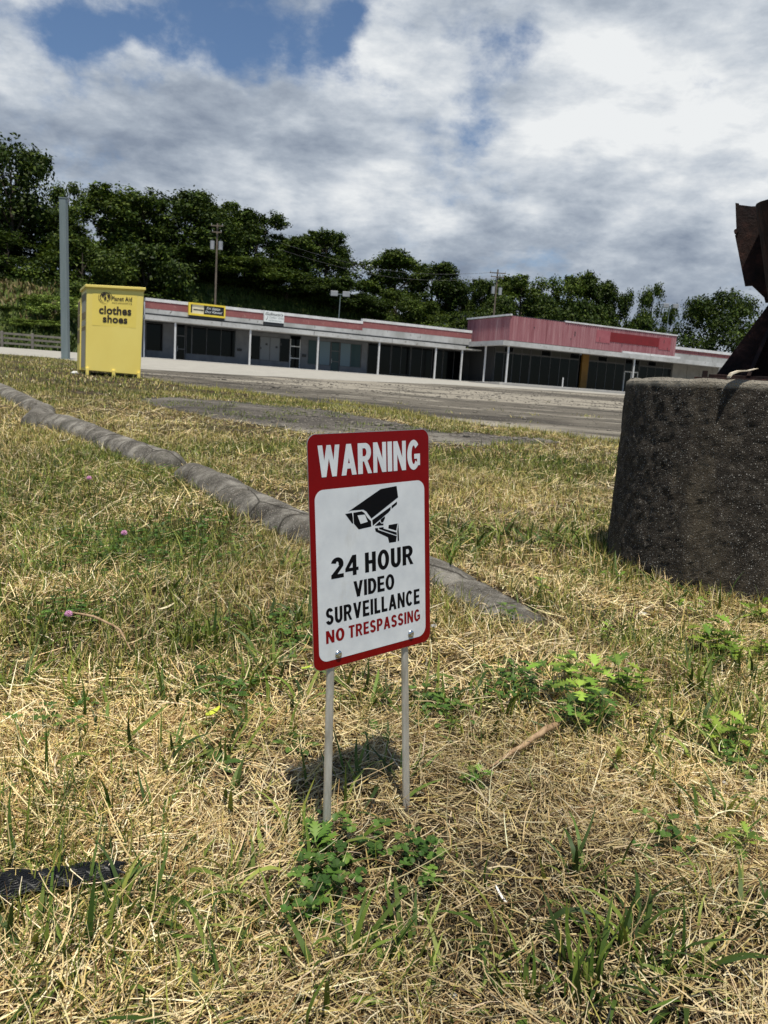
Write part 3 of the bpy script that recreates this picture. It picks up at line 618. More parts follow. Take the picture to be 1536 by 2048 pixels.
# ------------------------------------------------------------------ concrete kerb pieces
M_KERB, T, b = mat('kerb_concrete', rough=.95, spec=.15); co = world_co(T)
c = T.ramp(T.noise(co, 9, 8, .65), [(.36, (.065, .058, .048)), (.50, (.155, .142, .12)), (.62, (.30, .28, .24))])
c = T.mix(T.maprange(T.noise(co, 190, 3, .6), .58, .66, 0, .8), c, (.46, .43, .38)); c = T.mix(T.maprange(T.noise(co, 150, 3, .6), .60, .68, 0, .8), c, (.03, .027, .022)); c = T.mix(T.maprange(T.noise(co, 3, 5, .6), .52, .64, 0, .6), c, (.09, .085, .07))
kv = T.add('ShaderNodeTexVoronoi', feature='DISTANCE_TO_EDGE'); kv.inputs['Scale'].default_value = 1.7; T.link(T.vmap(co, (1, 1, .6)), kv.inputs['Vector']); c = T.mix(T.maprange(kv.outputs['Distance'], .008, .002, 0, .8), c, (.03, .026, .02))
T.link(c, b.inputs['Base Color']); bump(T, b, T.math('ADD', T.noise(co, 130, 6, .8), T.math('MULTIPLY', T.noise(co, 28, 5, .6), .5)), 1., .010)
KL = ['farthest kerb piece leading off the left edge of the lawn', 'weathered kerb piece lying crooked left of the gap', 'cracked kerb piece running up to the left edge of the sign', 'nearest kerb piece sinking into the straw right of the sign']
KW = [(.12, .10), (.115, .100), (.10, .082), (.105, .040)]
for ki, pts in enumerate(KP):
    P2 = np.array(pts); L_ = np.concatenate([[0], np.cumsum(np.linalg.norm(np.diff(P2, axis=0), axis=1))]); n = int(L_[-1]/.02)+2; u = np.linspace(0, L_[-1], n)
    cx = np.interp(u, L_, P2[:, 0]); cy = np.interp(u, L_, P2[:, 1]); dx = np.gradient(cx); dy = np.gradient(cy); l = np.hypot(dx, dy); nx_, ny_ = -dy/l, dx/l
    hw, hh = KW[ki]; V = []; F = []; m_ = 29; cracks = [L_[-1]*f for f in ((.35, .7), (.28, .62), (.55,), (.5,))[ki]]
    for i in range(n):
        endf = min(1, .55+.45*min(u[i], u[-1]-u[i])/.05)
        if ki == 3: endf *= .25+.75*smooth((u[-1]-u[i])/(.8*u[-1]))
        cr = 1
        for c_ in cracks: cr = min(cr, 1-.34*math.exp(-((u[i]-c_)/.013)**2))
        zc = tz(cx[i], cy[i])
        for j in range(m_):
            a = math.pi*j/(m_-1); rr = 1+.12*(float(vnoise(u[i]*1.7, 0, 1, 5+ki))-.5)+.04*(float(fbm(u[i]*8, j*.5, 1, 7, 3))-.5)
            V.append((cx[i]+nx_[i]*hw*math.cos(a)*rr*cr, cy[i]+ny_[i]*hw*math.cos(a)*rr*cr, zc-.03+(hh*endf*cr*rr+.03)*math.sin(a)**.8))
    for i in range(n-1):
        for j in range(m_-1): a = i*m_+j; F.append((a, a+1, a+m_+1, a+m_))
    F += [tuple(range(m_))[::-1], tuple((n-1)*m_+j for j in range(m_))]
    tag(MB().add(V, F).build('concrete_kerb', M_KERB, loc=(float(cx[0]), float(cy[0]), tz(cx[0], cy[0])), smooth_=True), KL[ki], 'kerb', 'broken concrete kerb pieces crossing the lawn')

# ------------------------------------------------------------------ yard sign
Rm = np.array([[0.7645, -0.6398, -0.079], [0.6426, 0.7661, 0.014], [0.0516, -0.0615, 0.9968]]); SC_ = np.array([-.011, 1.011, .426])
def SP(u, v, d=0.): return SC_+Rm[:, 0]*u*.001+Rm[:, 2]*v*.001-Rm[:, 1]*d*.001    # mm on the panel, d towards the reader
gl1 = G(654, 1700); gl2 = G(817, 1624)
sign = thing('warning_sign', 'red and white surveillance warning sign on two thin metal stakes', 'sign', (float((gl1[0]+gl2[0])/2), float((gl1[1]+gl2[1])/2), tz(*gl1)))
M_RED, T, b = mat('red_enamel', (.27, .004, .006), .4, 0, .2); T.link(T.ramp(T.noise(obj_co(T), 40, 5, .6), [(.3, (.17, .001, .0015)), (.7, (.195, .0015, .002))]), b.inputs['Base Color'])
M_SWHITE, T, b = mat('white_enamel', (.62, .65, .66), .35, 0, .5); co = obj_co(T)
T.link(T.ramp(T.noise(co, 30, 6, .6), [(.3, (.58, .61, .63)), (.7, (.68, .71, .72))]), b.inputs['Base Color']); bump(T, b, T.noise(co, 900, 2, .5), .12, .0006)
T.link(T.mix(T.maprange(T.noise(T.vmap(co, (14, 14, 5)), 1, 7, .7), .56, .70, 0, .35), T.ramp(T.noise(co, 30, 6, .6), [(.3, (.56, .59, .61)), (.7, (.68, .71, .72))]), (.44, .43, .38)), b.inputs['Base Color'])
M_SBLACK, _, _ = mat('black_print', (.004, .004, .005), .5, 0, .1)
M_SRED, _, _ = mat('red_print', (.20, .003, .004), .5, 0, .15)
M_ALU, T, b = mat('aluminium', (.55, .55, .53), .38, .9); bump(T, b, T.noise(T.vmap(obj_co(T), (400, 400, 8)), 1, 4, .6), .25, .0008)
M_STAKE, T, b = mat('galvanised_stake', (.5, .49, .45), .45, .55); co = obj_co(T)
T.link(T.ramp(T.noise(T.vmap(co, (60, 60, 12)), 1, 7, .65), [(.32, (.36, .34, .29)), (.55, (.60, .58, .53)), (.75, (.75, .74, .70))]), b.inputs['Base Color']); bump(T, b, T.noise(T.vmap(co, (300, 300, 30)), 1, 5, .6), .3, .001)
def rrect(w_, h_, r, n=10, cx=0, cy=0):
    P_ = []
    for (sx, sy, a0_) in ((1, 1, 0), (-1, 1, 90), (-1, -1, 180), (1, -1, 270)):
        for i in range(n+1): a = math.radians(a0_+90*i/n); P_.append((cx+sx*(w_/2-r)+r*math.cos(a), cy+sy*(h_/2-r)+r*math.sin(a)))
    return P_
def slab(poly, d0, d1, name, m_, parent, fn=SP):
    n = len(poly); V = [fn(u, v, d0) for u, v in poly]+[fn(u, v, d1) for u, v in poly]
    F = [tuple(range(n)), tuple(range(n, 2*n))[::-1]]+[(i, i+n, (i+1) % n+n, (i+1) % n) for i in range(n)]
    return MB().add(V, F).build(name, m_, parent)
panel = slab(rrect(203.3, 305, 13), -1.0, 0, 'panel', M_ALU, sign)
face = slab(rrect(202.3, 304, 12.6), .02, .22, 'red_face', M_RED, panel)
slab(rrect(185, 224, 13.5, 10, -.4, -29.8), .25, .40, 'white_field', M_SWHITE, panel)
def text_mesh(body, bold=.0, shear=0., sp=1.):
    c = bpy.data.curves.new('t', 'FONT'); c.body = body; c.offset = bold; c.shear = shear; c.space_character = sp; c.resolution_u = 6; c.fill_mode = 'FRONT'
    o = bpy.data.objects.new('t', c); COL.objects.link(o); bpy.context.view_layer.update()
    me = bpy.data.meshes.new_from_object(o.evaluated_get(bpy.context.evaluated_depsgraph_get())); V = np.array([v.co[:2] for v in me.vertices]); F = [tuple(p.vertices) for p in me.polygons]
    bpy.data.objects.remove(o); bpy.data.meshes.remove(me); bpy.data.curves.remove(c); return V, F
def letters(body, u0, u1, v0, v1, d, m_, parent, name='lettering', bold=.03, fn=SP, shear=0., sp=1.05):
    V, F = text_mesh(body, bold, shear, sp); lo, hi = V.min(0), V.max(0)
    return MB().add([fn(u0+(x-lo[0])/(hi[0]-lo[0])*(u1-u0), v0+(y-lo[1])/(hi[1]-lo[1])*(v1-v0), d) for x, y in V], F).build(name, m_, parent)
def arcband(cx, cy, rx, ry, tx, ty, a0, a1, n=22):
    o, i_ = [], []
    for k in range(n+1):
        a = math.radians(a0+(a1-a0)*k/n); o.append((cx+rx*math.cos(a), cy+ry*math.sin(a))); i_.append((cx+(rx-tx)*math.cos(a), cy+(ry-ty)*math.sin(a)))
    return [[o[k], o[k+1], i_[k+1], i_[k]] for k in range(n)]
def rc(x0, y0, x1, y1): return [[(x0, y0), (x1, y0), (x1, y1), (x0, y1)]]
S_, H_ = .262, .195
GLY = {'I': (S_, [rc(0, 0, S_, 1)]), 'N': (.75, [rc(0, 0, .225, 1), rc(.525, 0, .75, 1), [[(0, 1), (.245, 1), (.75, 0), (.505, 0)]]]), 'H': (.73, [rc(0, 0, S_, 1), rc(.73-S_, 0, .73, 1), rc(.1, .42, .63, .60)]),
 'A': (.82, [[[(0, 0), (.25, 0), (.54, 1), (.28, 1)]], [[(.57, 0), (.82, 0), (.54, 1), (.28, 1)]], rc(.16, .21, .66, .38)]), 'V': (.80, [[[(0, 1), (.26, 1), (.53, 0), (.275, 0)]], [[(.80, 1), (.54, 1), (.27, 0), (.525, 0)]]]),
 'W': (1.14, [[[(0, 1), (.24, 1), (.42, 0), (.18, 0)]], [[(.18, 0), (.415, 0), (.685, 1), (.46, 1)]], [[(.725, 0), (.96, 0), (.68, 1), (.455, 1)]], [[(.72, 0), (.96, 0), (1.14, 1), (.90, 1)]]]),
 'U': (.71, [rc(0, .33, S_, 1), rc(.71-S_, .33, .71, 1), arcband(.355, .34, .355, .355, S_, H_+.01, 180, 360)]), 'O': (.80, [arcband(.40, .5, .40, .515, S_, H_, 0, 360, 44)]), 'C': (.74, [arcband(.39, .5, .39, .515, S_, H_, 40, 318, 36)]),
 'G': (.79, [arcband(.395, .5, .395, .515, S_, H_, 42, 322, 36), rc(.43, .36, .79, .53), rc(.61, .13, .79, .5)]), 'D': (.74, [rc(0, 0, S_, 1), rc(.1, 1-H_, .32, 1), rc(.1, 0, .32, H_), arcband(.32, .5, .42, .5, S_, H_, -90, 90)]),
 'R': (.78, [rc(0, 0, S_, 1), rc(.1, .83, .44, 1), rc(.1, .40, .44, .57), arcband(.42, .70, .32, .30, S_, H_, -90, 90), [[(.31, .46), (.51, .46), (.78, 0), (.55, 0)]]]), 'P': (.70, [rc(0, 0, S_, 1), rc(.1, .83, .39, 1), rc(.1, .37, .39, .54), arcband(.37, .685, .33, .315, S_, H_, -90, 90)]),
 'E': (.64, [rc(0, 0, S_, 1), rc(.1, .83, .62, 1), rc(.1, .425, .58, .59), rc(.1, 0, .64, H_)]), 'L': (.60, [rc(0, 0, S_, 1), rc(.1, 0, .60, H_)]), 'T': (.68, [rc(0, .83, .68, 1), rc(.34-S_/2, 0, .34+S_/2, .9)]),
 'S': (.70, [arcband(.35, .715, .335, .30, S_, H_, 18, 270, 26), arcband(.35, .285, .35, .30, S_, H_, -165, 90, 26)]), '2': (.66, [arcband(.33, .69, .33, .325, S_, H_, -28, 168, 24), [[(.655, .58), (.45, .63), (.0, .17), (.0, .08), (.28, .14)]], rc(0, 0, .66, H_)]),
 '4': (.72, [rc(.40, 0, .61, 1), [[(.39, 1), (.60, .93), (.205, .375), (.0, .375)]], rc(0, .22, .72, .385)])}
def capitals(body, u0, u1, v0, v1, d, m_, parent, gap=.085):
    x = 0; polys = []
    for ch in body:
        wd_, groups = GLY[ch]
        for gi, gp in enumerate(groups):
            for pg in gp: polys.append((gi, [(x+a, b_) for a, b_ in pg]))
        x += wd_+gap
    x -= gap; m_b = MB()
    for gi, pg in polys:
        P3 = [(u0+a/x*(u1-u0), v0+b_*(v1-v0)) for a, b_ in pg]; ar = sum(P3[k][0]*P3[(k+1) % len(P3)][1]-P3[(k+1) % len(P3)][0]*P3[k][1] for k in range(len(P3)))
        if ar < 0: P3 = P3[::-1]
        m_b.add([SP(a, b_, d+gi*.012) for a, b_ in P3], [tuple(range(len(P3)))])
    return m_b.build('lettering', m_, parent)
capitals('WARNING', -86.5, 84.5, 98, 138, .5, M_SWHITE, panel)
capitals('24', -70.8, -26.5, -34.3, -7.3, .55, M_SBLACK, panel); capitals('HOUR', -15.5, 70, -34.3, -7.3, .55, M_SBLACK, panel, .12)
capitals('VIDEO', -35.4, 34.8, -64.4, -42.9, .55, M_SBLACK, panel)
capitals('SURVEILLANCE', -81, 81.3, -93.4, -71.8, .55, M_SBLACK, panel, .12)
capitals('NO', -81.6, -52.0, -118.3, -101.3, .55, M_SRED, panel, .12); capitals('TRESPASSING', -45.0, 81.7, -118.3, -101.3, .55, M_SRED, panel, .12)
ICON = [[(-41.6, 50.5), (13.6, 75.6), (41.3, 77.5), (43.8, 61.7), (-3.2, 37.5), (-11.7, 47.9), (-16.6, 50.8), (-36.8, 51.6)], [(-46.3, 48.1), (-35.2, 48.6), (-34.1, 42.6), (-33.6, 34.3), (-35.5, 34.5)],
        [(-1.9, 35.3), (30.4, 50.2), (29.9, 45.5), (26.4, 42.8), (-1.2, 27.6)], [(31.8, 51.2), (41.6, 56.2), (41.5, 52.3), (31.8, 47.0)],
        [(1.9, 27.0), (10.4, 32.2), (13.7, 28.9), (17.5, 28.6), (17.0, 26.2)], [(12.7, 34.8), (20.0, 38.2), (19.9, 35.1), (16.7, 30.3), (14.0, 30.1), (12.2, 32.4)],
        [(2.4, 23.8), (7.6, 23.6), (7.9, 20.9), (40.5, 8.5), (38.9, .8), (26.7, .9), (24.6, 8.8), (3.5, 19.3)], [(9.1, 23.9), (17.4, 23.7), (17.4, 21.6), (40.3, 13.6), (40.3, 9.9), (10.2, 21.7)],
        [(26.5, 25.5), (42.2, 25.9), (39.7, 16.2), (25.5, 21.2)], [(43.6, 26.4), (44.5, 1.5), (41.9, 1.1), (41.5, 15.7)]]
ic = MB()
for pg in ICON: ic.add([SP(u, v, .55) for u, v in pg], [tuple(range(len(pg)))])
lo_ = [(-33.2, 48.3), (-19.2, 49.0), (-14.9, 46.4), (-10.3, 39.9), (-3.9, 33.9), (-3.6, 26.8), (-24.7, 25.4), (-32.6, 33.9)]; li_ = [(-26.4, 44.3), (-20.0, 44.3), (-13.9, 44.2), (-11.5, 38.5), (-9.4, 33.9), (-15.0, 33.2), (-21.3, 32.3), (-24.5, 39.5)]
ic.add([SP(u, v, .55) for u, v in lo_]+[SP(u, v, .55) for u, v in li_], [(i, (i+1) % 8, (i+1) % 8+8, i+8) for i in range(8)])
ic.build('camera_pictogram', M_SBLACK, panel)
M_SCREW, T, b = mat('zinc_screw', (.62, .62, .60), .25, 1.)
for (u, v) in ((-62.8, -135.8), (63.7, -134.3)):
    s_ = MB(); rings = [(5.4, .4), (5.4, 1.2), (4.6, 2.4), (2.8, 3.2), (1.6, 3.4)]; V = []; n = 16
    for (r, d) in rings: V += [SP(u+r*math.cos(2*math.pi*i/n), v+r*math.sin(2*math.pi*i/n), d) for i in range(n)]
    F = [(k*n+i, k*n+(i+1) % n, (k+1)*n+(i+1) % n, (k+1)*n+i) for k in range(len(rings)-1) for i in range(n)]
    V += [SP(u, v, 2.0)]; F += [((len(rings)-1)*n+i, (len(rings)-1)*n+(i+1) % n, len(V)-1) for i in range(n)]
    o = s_.add(V, F).build('screw', M_SCREW, sign, smooth_=True)
for (u, gp, wob) in ((-68.8, gl1, 1), (58.5, gl2, -1)):
    top = SP(u, -118, -7.6); tip = np.array([gp[0], gp[1], tz(*gp)-.05]); pts = [top]+[top*(1-q)+tip*q for q in (.25, .5, .75, 1)]
    ax = Rm[:, 0]; V = []; F = []; hw = .0060
    prof = [(-1, 0), (-.9, .45), (-.35, .72), (.35, .72), (.9, .45), (1, 0), (.8, -.3), (-.8, -.3)]   # half round channel
    for p in pts:
        for (a, d) in prof: V.append(p+ax*hw*a-Rm[:, 1]*hw*d)
    n = len(prof)
    for k in range(len(pts)-1):
        for i in range(n): F.append((k*n+i, k*n+(i+1) % n, (k+1)*n+(i+1) % n, (k+1)*n+i))
    F += [tuple(range(n)), tuple((len(pts)-1)*n+i for i in range(n))[::-1]]
    MB().add(V, F).build('stake', M_STAKE, sign, bevel=.0006)

# ------------------------------------------------------------------ round concrete plinth and the rusty support on it
M_CONC, T, b = mat('dark_aggregate', rough=.92, spec=.25); co = world_co(T)
c = T.ramp(T.noise(co, 30, 10, .78), [(.36, (.014, .011, .008)), (.50, (.038, .031, .024)), (.66, (.095, .08, .063))])
vo = T.add('ShaderNodeTexVoronoi'); vo.inputs['Scale'].default_value = 170; T.link(co, vo.inputs['Vector'])
sv = T.add('ShaderNodeSeparateColor'); T.link(vo.outputs['Color'], sv.inputs[0])
vo2 = T.add('ShaderNodeTexVoronoi'); vo2.inputs['Scale'].default_value = 380; T.link(co, vo2.inputs['Vector']); sv2 = T.add('ShaderNodeSeparateColor'); T.link(vo2.outputs['Color'], sv2.inputs[0])
st_ = T.math('MAXIMUM', T.math('MULTIPLY', T.maprange(vo.outputs['Distance'], .36, .22), T.math('GREATER_THAN', sv.outputs[0], .88)), T.math('MULTIPLY', T.maprange(vo2.outputs['Distance'], .40, .26), T.math('GREATER_THAN', sv2.outputs[1], .84)))
c = T.mix(T.math('MULTIPLY', st_, .9), c, (.46, .44, .40))
sp = T.add('ShaderNodeSeparateXYZ'); T.link(co, sp.inputs[0]); c = T.mix(T.maprange(T.math('ADD', sp.outputs[2], T.math('MULTIPLY', T.noise(co, 14, 4, .6), .03)), .716, .730), c, (.30, .27, .22))
c = T.mix(T.maprange(T.noise(T.vmap(co, (1, 1, .35)), 3.4, 6, .65), .5, .66, 0, .55), c, (.13, .105, .07))
T.link(c, b.inputs['Base Color']); h_ = T.math('ADD', T.math('MULTIPLY', T.noise(co, 75, 9, .8), 1.), T.math('MULTIPLY', T.maprange(vo.outputs['Distance'], .5, .1), .3)); bump(T, b, h_, 1., .010)
plinth_z = .733; n, mz = 220, 90; V = []; F = []
for k in range(mz+1):
    z = -.1+(plinth_z+.1)*k/mz; near_top = max(0, 1-(plinth_z-z)/.016)
    for i in range(n):
        a = 2*math.pi*i/n; r = CYL[2]*(1.012-.018*k/mz)-.012*near_top**2+.006*(float(vnoise(a*14, z*22, 1, 3))-.5)+.004*(float(vnoise(a*40, z*60, 1, 4))-.5)
        V.append((CYL[0]+r*math.cos(a), CYL[1]+r*math.sin(a), z+(.007*(float(vnoise(a*30, 0, 1, 6))-.5) if k == mz else 0)))
for k in range(mz):
    for i in range(n): F.append((k*n+i, k*n+(i+1) % n, (k+1)*n+(i+1) % n, (k+1)*n+i))
F.append(tuple(mz*n+i for i in range(n)))
tag(MB().add(V, F).build('concrete_plinth', M_CONC, loc=(CYL[0], CYL[1], 0.05), smooth_=False), 'round dark exposed aggregate concrete plinth at the right edge', 'plinth')
M_RUST, T, b = mat('rusty_steel', rough=.85, spec=.3); co = world_co(T)
c = T.ramp(T.noise(co, 16, 9, .7), [(.35, (.007, .004, .003)), (.52, (.020, .008, .006)), (.64, (.05, .02, .014)), (.73, (.14, .09, .075))])
T.link(c, b.inputs['Base Color']); bump(T, b, T.noise(co, 60, 8, .7), .7, .006)
CS = at(1585, 650, 2.72); VD = np.array([CS[0], CS[1], 0]); VD = VD/np.linalg.norm(VD); VR = np.array([VD[1], -VD[0], 0])   # plate frame: VR along the plate, VD through it
def pl(px, py, dd=0.):                                # point seen at a pixel on the plate standing dd behind the axis
    d = ray(px, py); c = CS+VD*dd; k = ((c-EYE)@VD)/(d@VD); P_ = EYE+k*d; return float((P_-CS)@VR), float(P_[2])
def LF(a, b_, z): return (CS[0]+VR[0]*a+VD[0]*b_, CS[1]+VR[1]*a+VD[1]*b_, z)
sup = thing('rusty_support', 'rusty flared steel stump of a pole bolted on the round plinth', 'steel support', (float(CS[0]), float(CS[1]), plinth_z))
zpl = plinth_z+.002
def plate(poly, b0_, b1_, name, mirror=False):        # upright plate with the given outline in (a, z)
    n = len(poly); V = [LF(a, b0_, z) for a, z in poly]+[LF(a, b1_, z) for a, z in poly]
    return MB().add(V, [tuple(range(n)), tuple(range(n, 2*n))[::-1]]+[(i, i+n, (i+1) % n+n, (i+1) % n) for i in range(n)]).build(name, M_RUST, sup, bevel=.0015)
ab = pl(1430, 752)[0]
MB().box(ab-.05, -ab+.05, -.20, .20, zpl, zpl+.013, LF).build('base_plate', M_RUST, sup, bevel=.002)
MB().box(ab-.01, -ab+.01, -.14, .14, zpl+.013, zpl+.026, LF).build('base_plate', M_RUST, sup, bevel=.002)
e0 = pl(1440, 740); e1 = pl(1536, 611); sl = (e1[1]-e0[1])/(e1[0]-e0[0]); zt = e1[1]+.03; at_ = e0[0]+(zt-e0[1])/sl
zb_ = zpl+.026; abt = e0[0]+(zb_-e0[1])/sl
plate([(abt, zb_), (-abt, zb_), (-at_, zt), (at_, zt)], -.012, .012, 'gusset')
for a0_ in (-.11, .0, .11): MB().add([LF(a0_-.006, -.15, zb_), LF(a0_+.006, -.15, zb_), LF(a0_+.006, .15, zb_), LF(a0_-.006, .15, zb_), LF(a0_*.4-.006, -.03, zt-.02), LF(a0_*.4+.006, -.03, zt-.02), LF(a0_*.4+.006, .03, zt-.02), LF(a0_*.4-.006, .03, zt-.02)], [(0, 3, 2, 1), (4, 5, 6, 7), (0, 1, 5, 4), (1, 2, 6, 5), (2, 3, 7, 6), (3, 0, 4, 7)]).build('rib', M_RUST, sup)
q = [pl(*p_) for p_ in ((1531, 606), (1528, 594), (1504, 571), (1490, 572), (1470, 471), (1473, 470), (1473, 462), (1471, 407), (1478, 408), (1479, 411), (1504, 414))]
up = q+[(-a, z) for a, z in q[::-1]]; up = [(q[0][0], zt-.02)]+up+[(-q[0][0], zt-.02)]
plate(up, -.010, .012, 'upper_plate')
for sg in (-1, 1):
    V = []; 
    for (a, z) in (q[3], q[4], q[7]):
        for (da, bb) in ((0, -.028), (.012, -.028), (.012, .034), (0, .034)): V.append(LF(-sg*(a+.0+da-.001)*-1 if sg < 0 else -(a+da-.001), bb, z+.001))
    F = [(k*4+i, k*4+(i+1) % 4, (k+1)*4+(i+1) % 4, (k+1)*4+i) for k in range(2) for i in range(4)]+[(0, 1, 2, 3), (8, 9, 10, 11)]
    MB().add(V, F).build('flange', M_RUST, sup)
    a, z = pl(1473, 466); MB().tube([LF(sg*-a*-1 if sg > 0 else -a, -.035, z), LF(sg*-a*-1 if sg > 0 else -a, -.01, z)], .007, 8).build('bolt', M_RUST, sup)
pb = pl(1535, 566, -.10); pt_ = pl(1511, 411, -.12)
MB().tube([LF(0, -.10, pb[1]-.05), LF(0, -.12, pt_[1])], [abs(pb[0])*.92, abs(pt_[0])], 28).build('pole_sleeve', M_RUST, sup)
for (ba, bb) in ((ab-.02, -.17), (-ab+.02, -.17), (ab-.02, .17), (-ab+.02, .17)): MB().tube([LF(ba, bb, zpl+.012), LF(ba, bb, zpl+.035)], .009, 6).build('anchor_bolt', M_RUST, sup)
pt = [at(1457, 758, 2.36), at(1462, 751, 2.36), at(1476, 746, 2.36), at(1495, 745, 2.36), at(1512, 741, 2.36)]
cz = plinth_z+.004-pt[0][2]
V = []; F = []
for i, p in enumerate(pt):
    wd = (.006, .006, .005, .003, .0015)[i]
    for dy in (-.012, .012):
        for dz in (-wd*.5, wd*.5): V.append((p[0], p[1]+dy, p[2]+cz+dz+.002))
for i in range(4): a = i*4; F += [(a, a+1, a+5, a+4), (a+2, a+6, a+7, a+3), (a, a+4, a+6, a+2), (a+1, a+3, a+7, a+5)]
F += [(0, 2, 3, 1), (16, 17, 19, 18)]
tag(MB().add(V, F).build('bark_strip', worn('pale_bark', (.78, .72, .58), (.45, .33, .2), 25, .7), loc=tuple(pt[0])), 'curled pale strip lying on top of the plinth by the base plate', 'strip')
#@@PART2

# ------------------------------------------------------------------ grey steel post
M_POLE = worn('grey_green_paint', (.155, .195, .195), (.20, .24, .24), 2., .55, .1, .01, (3, 3, .4))
b0 = at(131.5, 718, 33.); b1 = at(127, 398, 33.); pz = tz(b0[0], b0[1]); pw = .14
post = thing('steel_post', 'tall square grey green steel post left of the yellow bin', 'post', (float(b0[0]), 33., pz))
MB().hexa([(b0[0]-pw, 33-pw, pz-.2), (b0[0]+pw, 33-pw, pz-.2), (b0[0]+pw, 33+pw, pz-.2), (b0[0]-pw, 33+pw, pz-.2), (b1[0]-pw*.95, 33-pw, b1[2]), (b1[0]+pw*.95, 33-pw, b1[2]), (b1[0]+pw*.95, 33+pw, b1[2]), (b1[0]-pw*.95, 33+pw, b1[2])]).build('shaft', M_POLE, post, bevel=.02)
MB().box(b0[0]-pw*1.5, b0[0]+pw*1.5, 33-pw*1.5, 33+pw*1.5, pz-.05, pz+.04).build('foot_plate', M_POLE, post)
MB().box(b1[0]-pw*1.05, b1[0]+pw*1.05, 33-pw*1.1, 33+pw*1.1, b1[2], b1[2]+.04).build('cap', M_POLE, post)

# ------------------------------------------------------------------ clothes bin
M_YEL = worn('yellow_paint', (.96, .78, .20), (.90, .70, .155), .9, .45, .06, .01, (1, 1, .6), .35, .7, 0, None, .5)
M_YELD = worn('yellow_decal', (.96, .76, .165), (.91, .71, .145), 1.2, .4, .03)
M_INK, _, _ = mat('brown_ink', (.030, .018, .010), .5)
M_DECAL = worn('faded_sticker', (.28, .21, .09), (.16, .10, .04), 3, .6)
M_GREYST = worn('grey_sticker', (.42, .38, .28), (.36, .33, .25), 3, .6)
YA, YB = 17.0, 17.56
fTL, fTR, fBR, fBL = at(173.5, 577, YA), at(288, 583, YB), at(281, 750.4, YB), at(171, 740.7, YA)
back = np.array([-math.sin(.47), math.cos(.47), 0])*1.15
gz = tz(fBL[0], 17)
bin_ = thing('donation_bin', 'large yellow clothes and shoes donation bin on short legs', 'donation bin', (float(fBL[0]), 17.0, gz))
MB().hexa([fBL, fBR, fBR+back, fBL+back, fTL, fTR, fTR+back, fTL+back]).build('body', M_YEL, bin_, bevel=.015)
lift = np.array([0, 0, .10]); ov = .032; ex = (fTR-fTL)/np.linalg.norm(fTR-fTL); ey = back/1.15
lid0 = [fTL-ex*ov-ey*ov*1.3, fTR+ex*ov-ey*ov*1.3, fTR+ex*ov+back+ey*ov, fTL-ex*ov+back+ey*ov]
MB().hexa([p+np.array([0, 0, .028]) for p in lid0]+[p+lift*.85 for p in lid0]).build('lid', M_YEL, bin_, bevel=.008)
MB().hexa([fTL-ex*.01, fTR+ex*.01, fTR+back, fTL+back]+[p+np.array([0, 0, .03]) for p in (fTL-ex*.01, fTR+ex*.01, fTR+back, fTL+back)]).build('lid_seal', M_YELD, bin_)
# lower rear hopper seen behind the left side
h0 = fBL+back; h1 = fTL+back-np.array([0, 0, .10]); off = -ex*.02; hb_ = back*.55
hop = MB().hexa([h0+off, h0+ex*.9, h0+ex*.9+hb_, h0+off+hb_, h1+off, h1+ex*.9, h1+ex*.9+hb_-np.array([0, 0, .05]), h1+off+hb_-np.array([0, 0, .05])]).build('rear_hopper', M_YEL, bin_, bevel=.012)
nf = np.cross(ex, [0, 0, 1]); nf = nf/np.linalg.norm(nf)          # out of the front face
def BF(a, b_, d=.004): return (fTL*(1-a)+fTR*a)*(1-b_)+(fBL*(1-a)+fBR*a)*b_+nf*d
def SL(a, b_, d=.004): return (fTL+back*a)*(1-b_)+(fBL+back*a)*b_-ex*d
def patch(fn, a0, a1, c0, c1, name, m_, d=.004):
    MB().add([fn(a0, c1, d), fn(a1, c1, d), fn(a1, c0, d), fn(a0, c0, d)], [(0, 1, 2, 3)] if fn is BF else [(0, 3, 2, 1)]).build(name, m_, bin_)
patch(BF, .10, .88, .045, .44, 'front_decal', M_YELD, .003)
for (c0, c1, m_, nm_) in ((.04, .13, M_DECAL, 'side_sticker'), (.13, .27, M_GREYST, 'side_sticker'), (.27, .36, M_DECAL, 'side_sticker'), (.37, .44, M_GREYST, 'side_sticker'), (.45, .50, M_DECAL, 'side_sticker'), (.50, .96, M_GREYST, 'side_sticker')): patch(SL, .10, .86, c0, c1, nm_, m_)
def SH(a, b_, d=.004): return (h1+off+hb_*a)*(1-b_)+(h0+off+hb_*a)*b_-ex*d
for (c0, c1) in ((.05, .22), (.24, .40), (.44, .62)): patch(SH, .1, .9, c0, c1, 'hopper_sticker', M_DECAL)
def bt(body, a0, a1, c0, c1, slant, name, bold, sp=1.05):
    V, F = text_mesh(body, bold, 0, sp); lo, hi = V.min(0), V.max(0)
    MB().add([BF(a0+(x-lo[0])/(hi[0]-lo[0])*(a1-a0), c1+(y-lo[1])/(hi[1]-lo[1])*(c0-c1), .009) for x, y in V], F).build(name, M_INK, bin_)
bt('clothes', .215, .785, .195, .295, 0, 'lettering', .033); bt('shoes', .285, .720, .305, .395, 0, 'lettering', .033)
bt('Planet Aid', .425, .790, .075, .128, 0, 'lettering', .02); bt('www.planetaid.org', .435, .79, .140, .168, 0, 'small_lettering', .0)
gm = MB(); cx0, cy0, rx, ry = .318, .092, .088, .056; n = 40
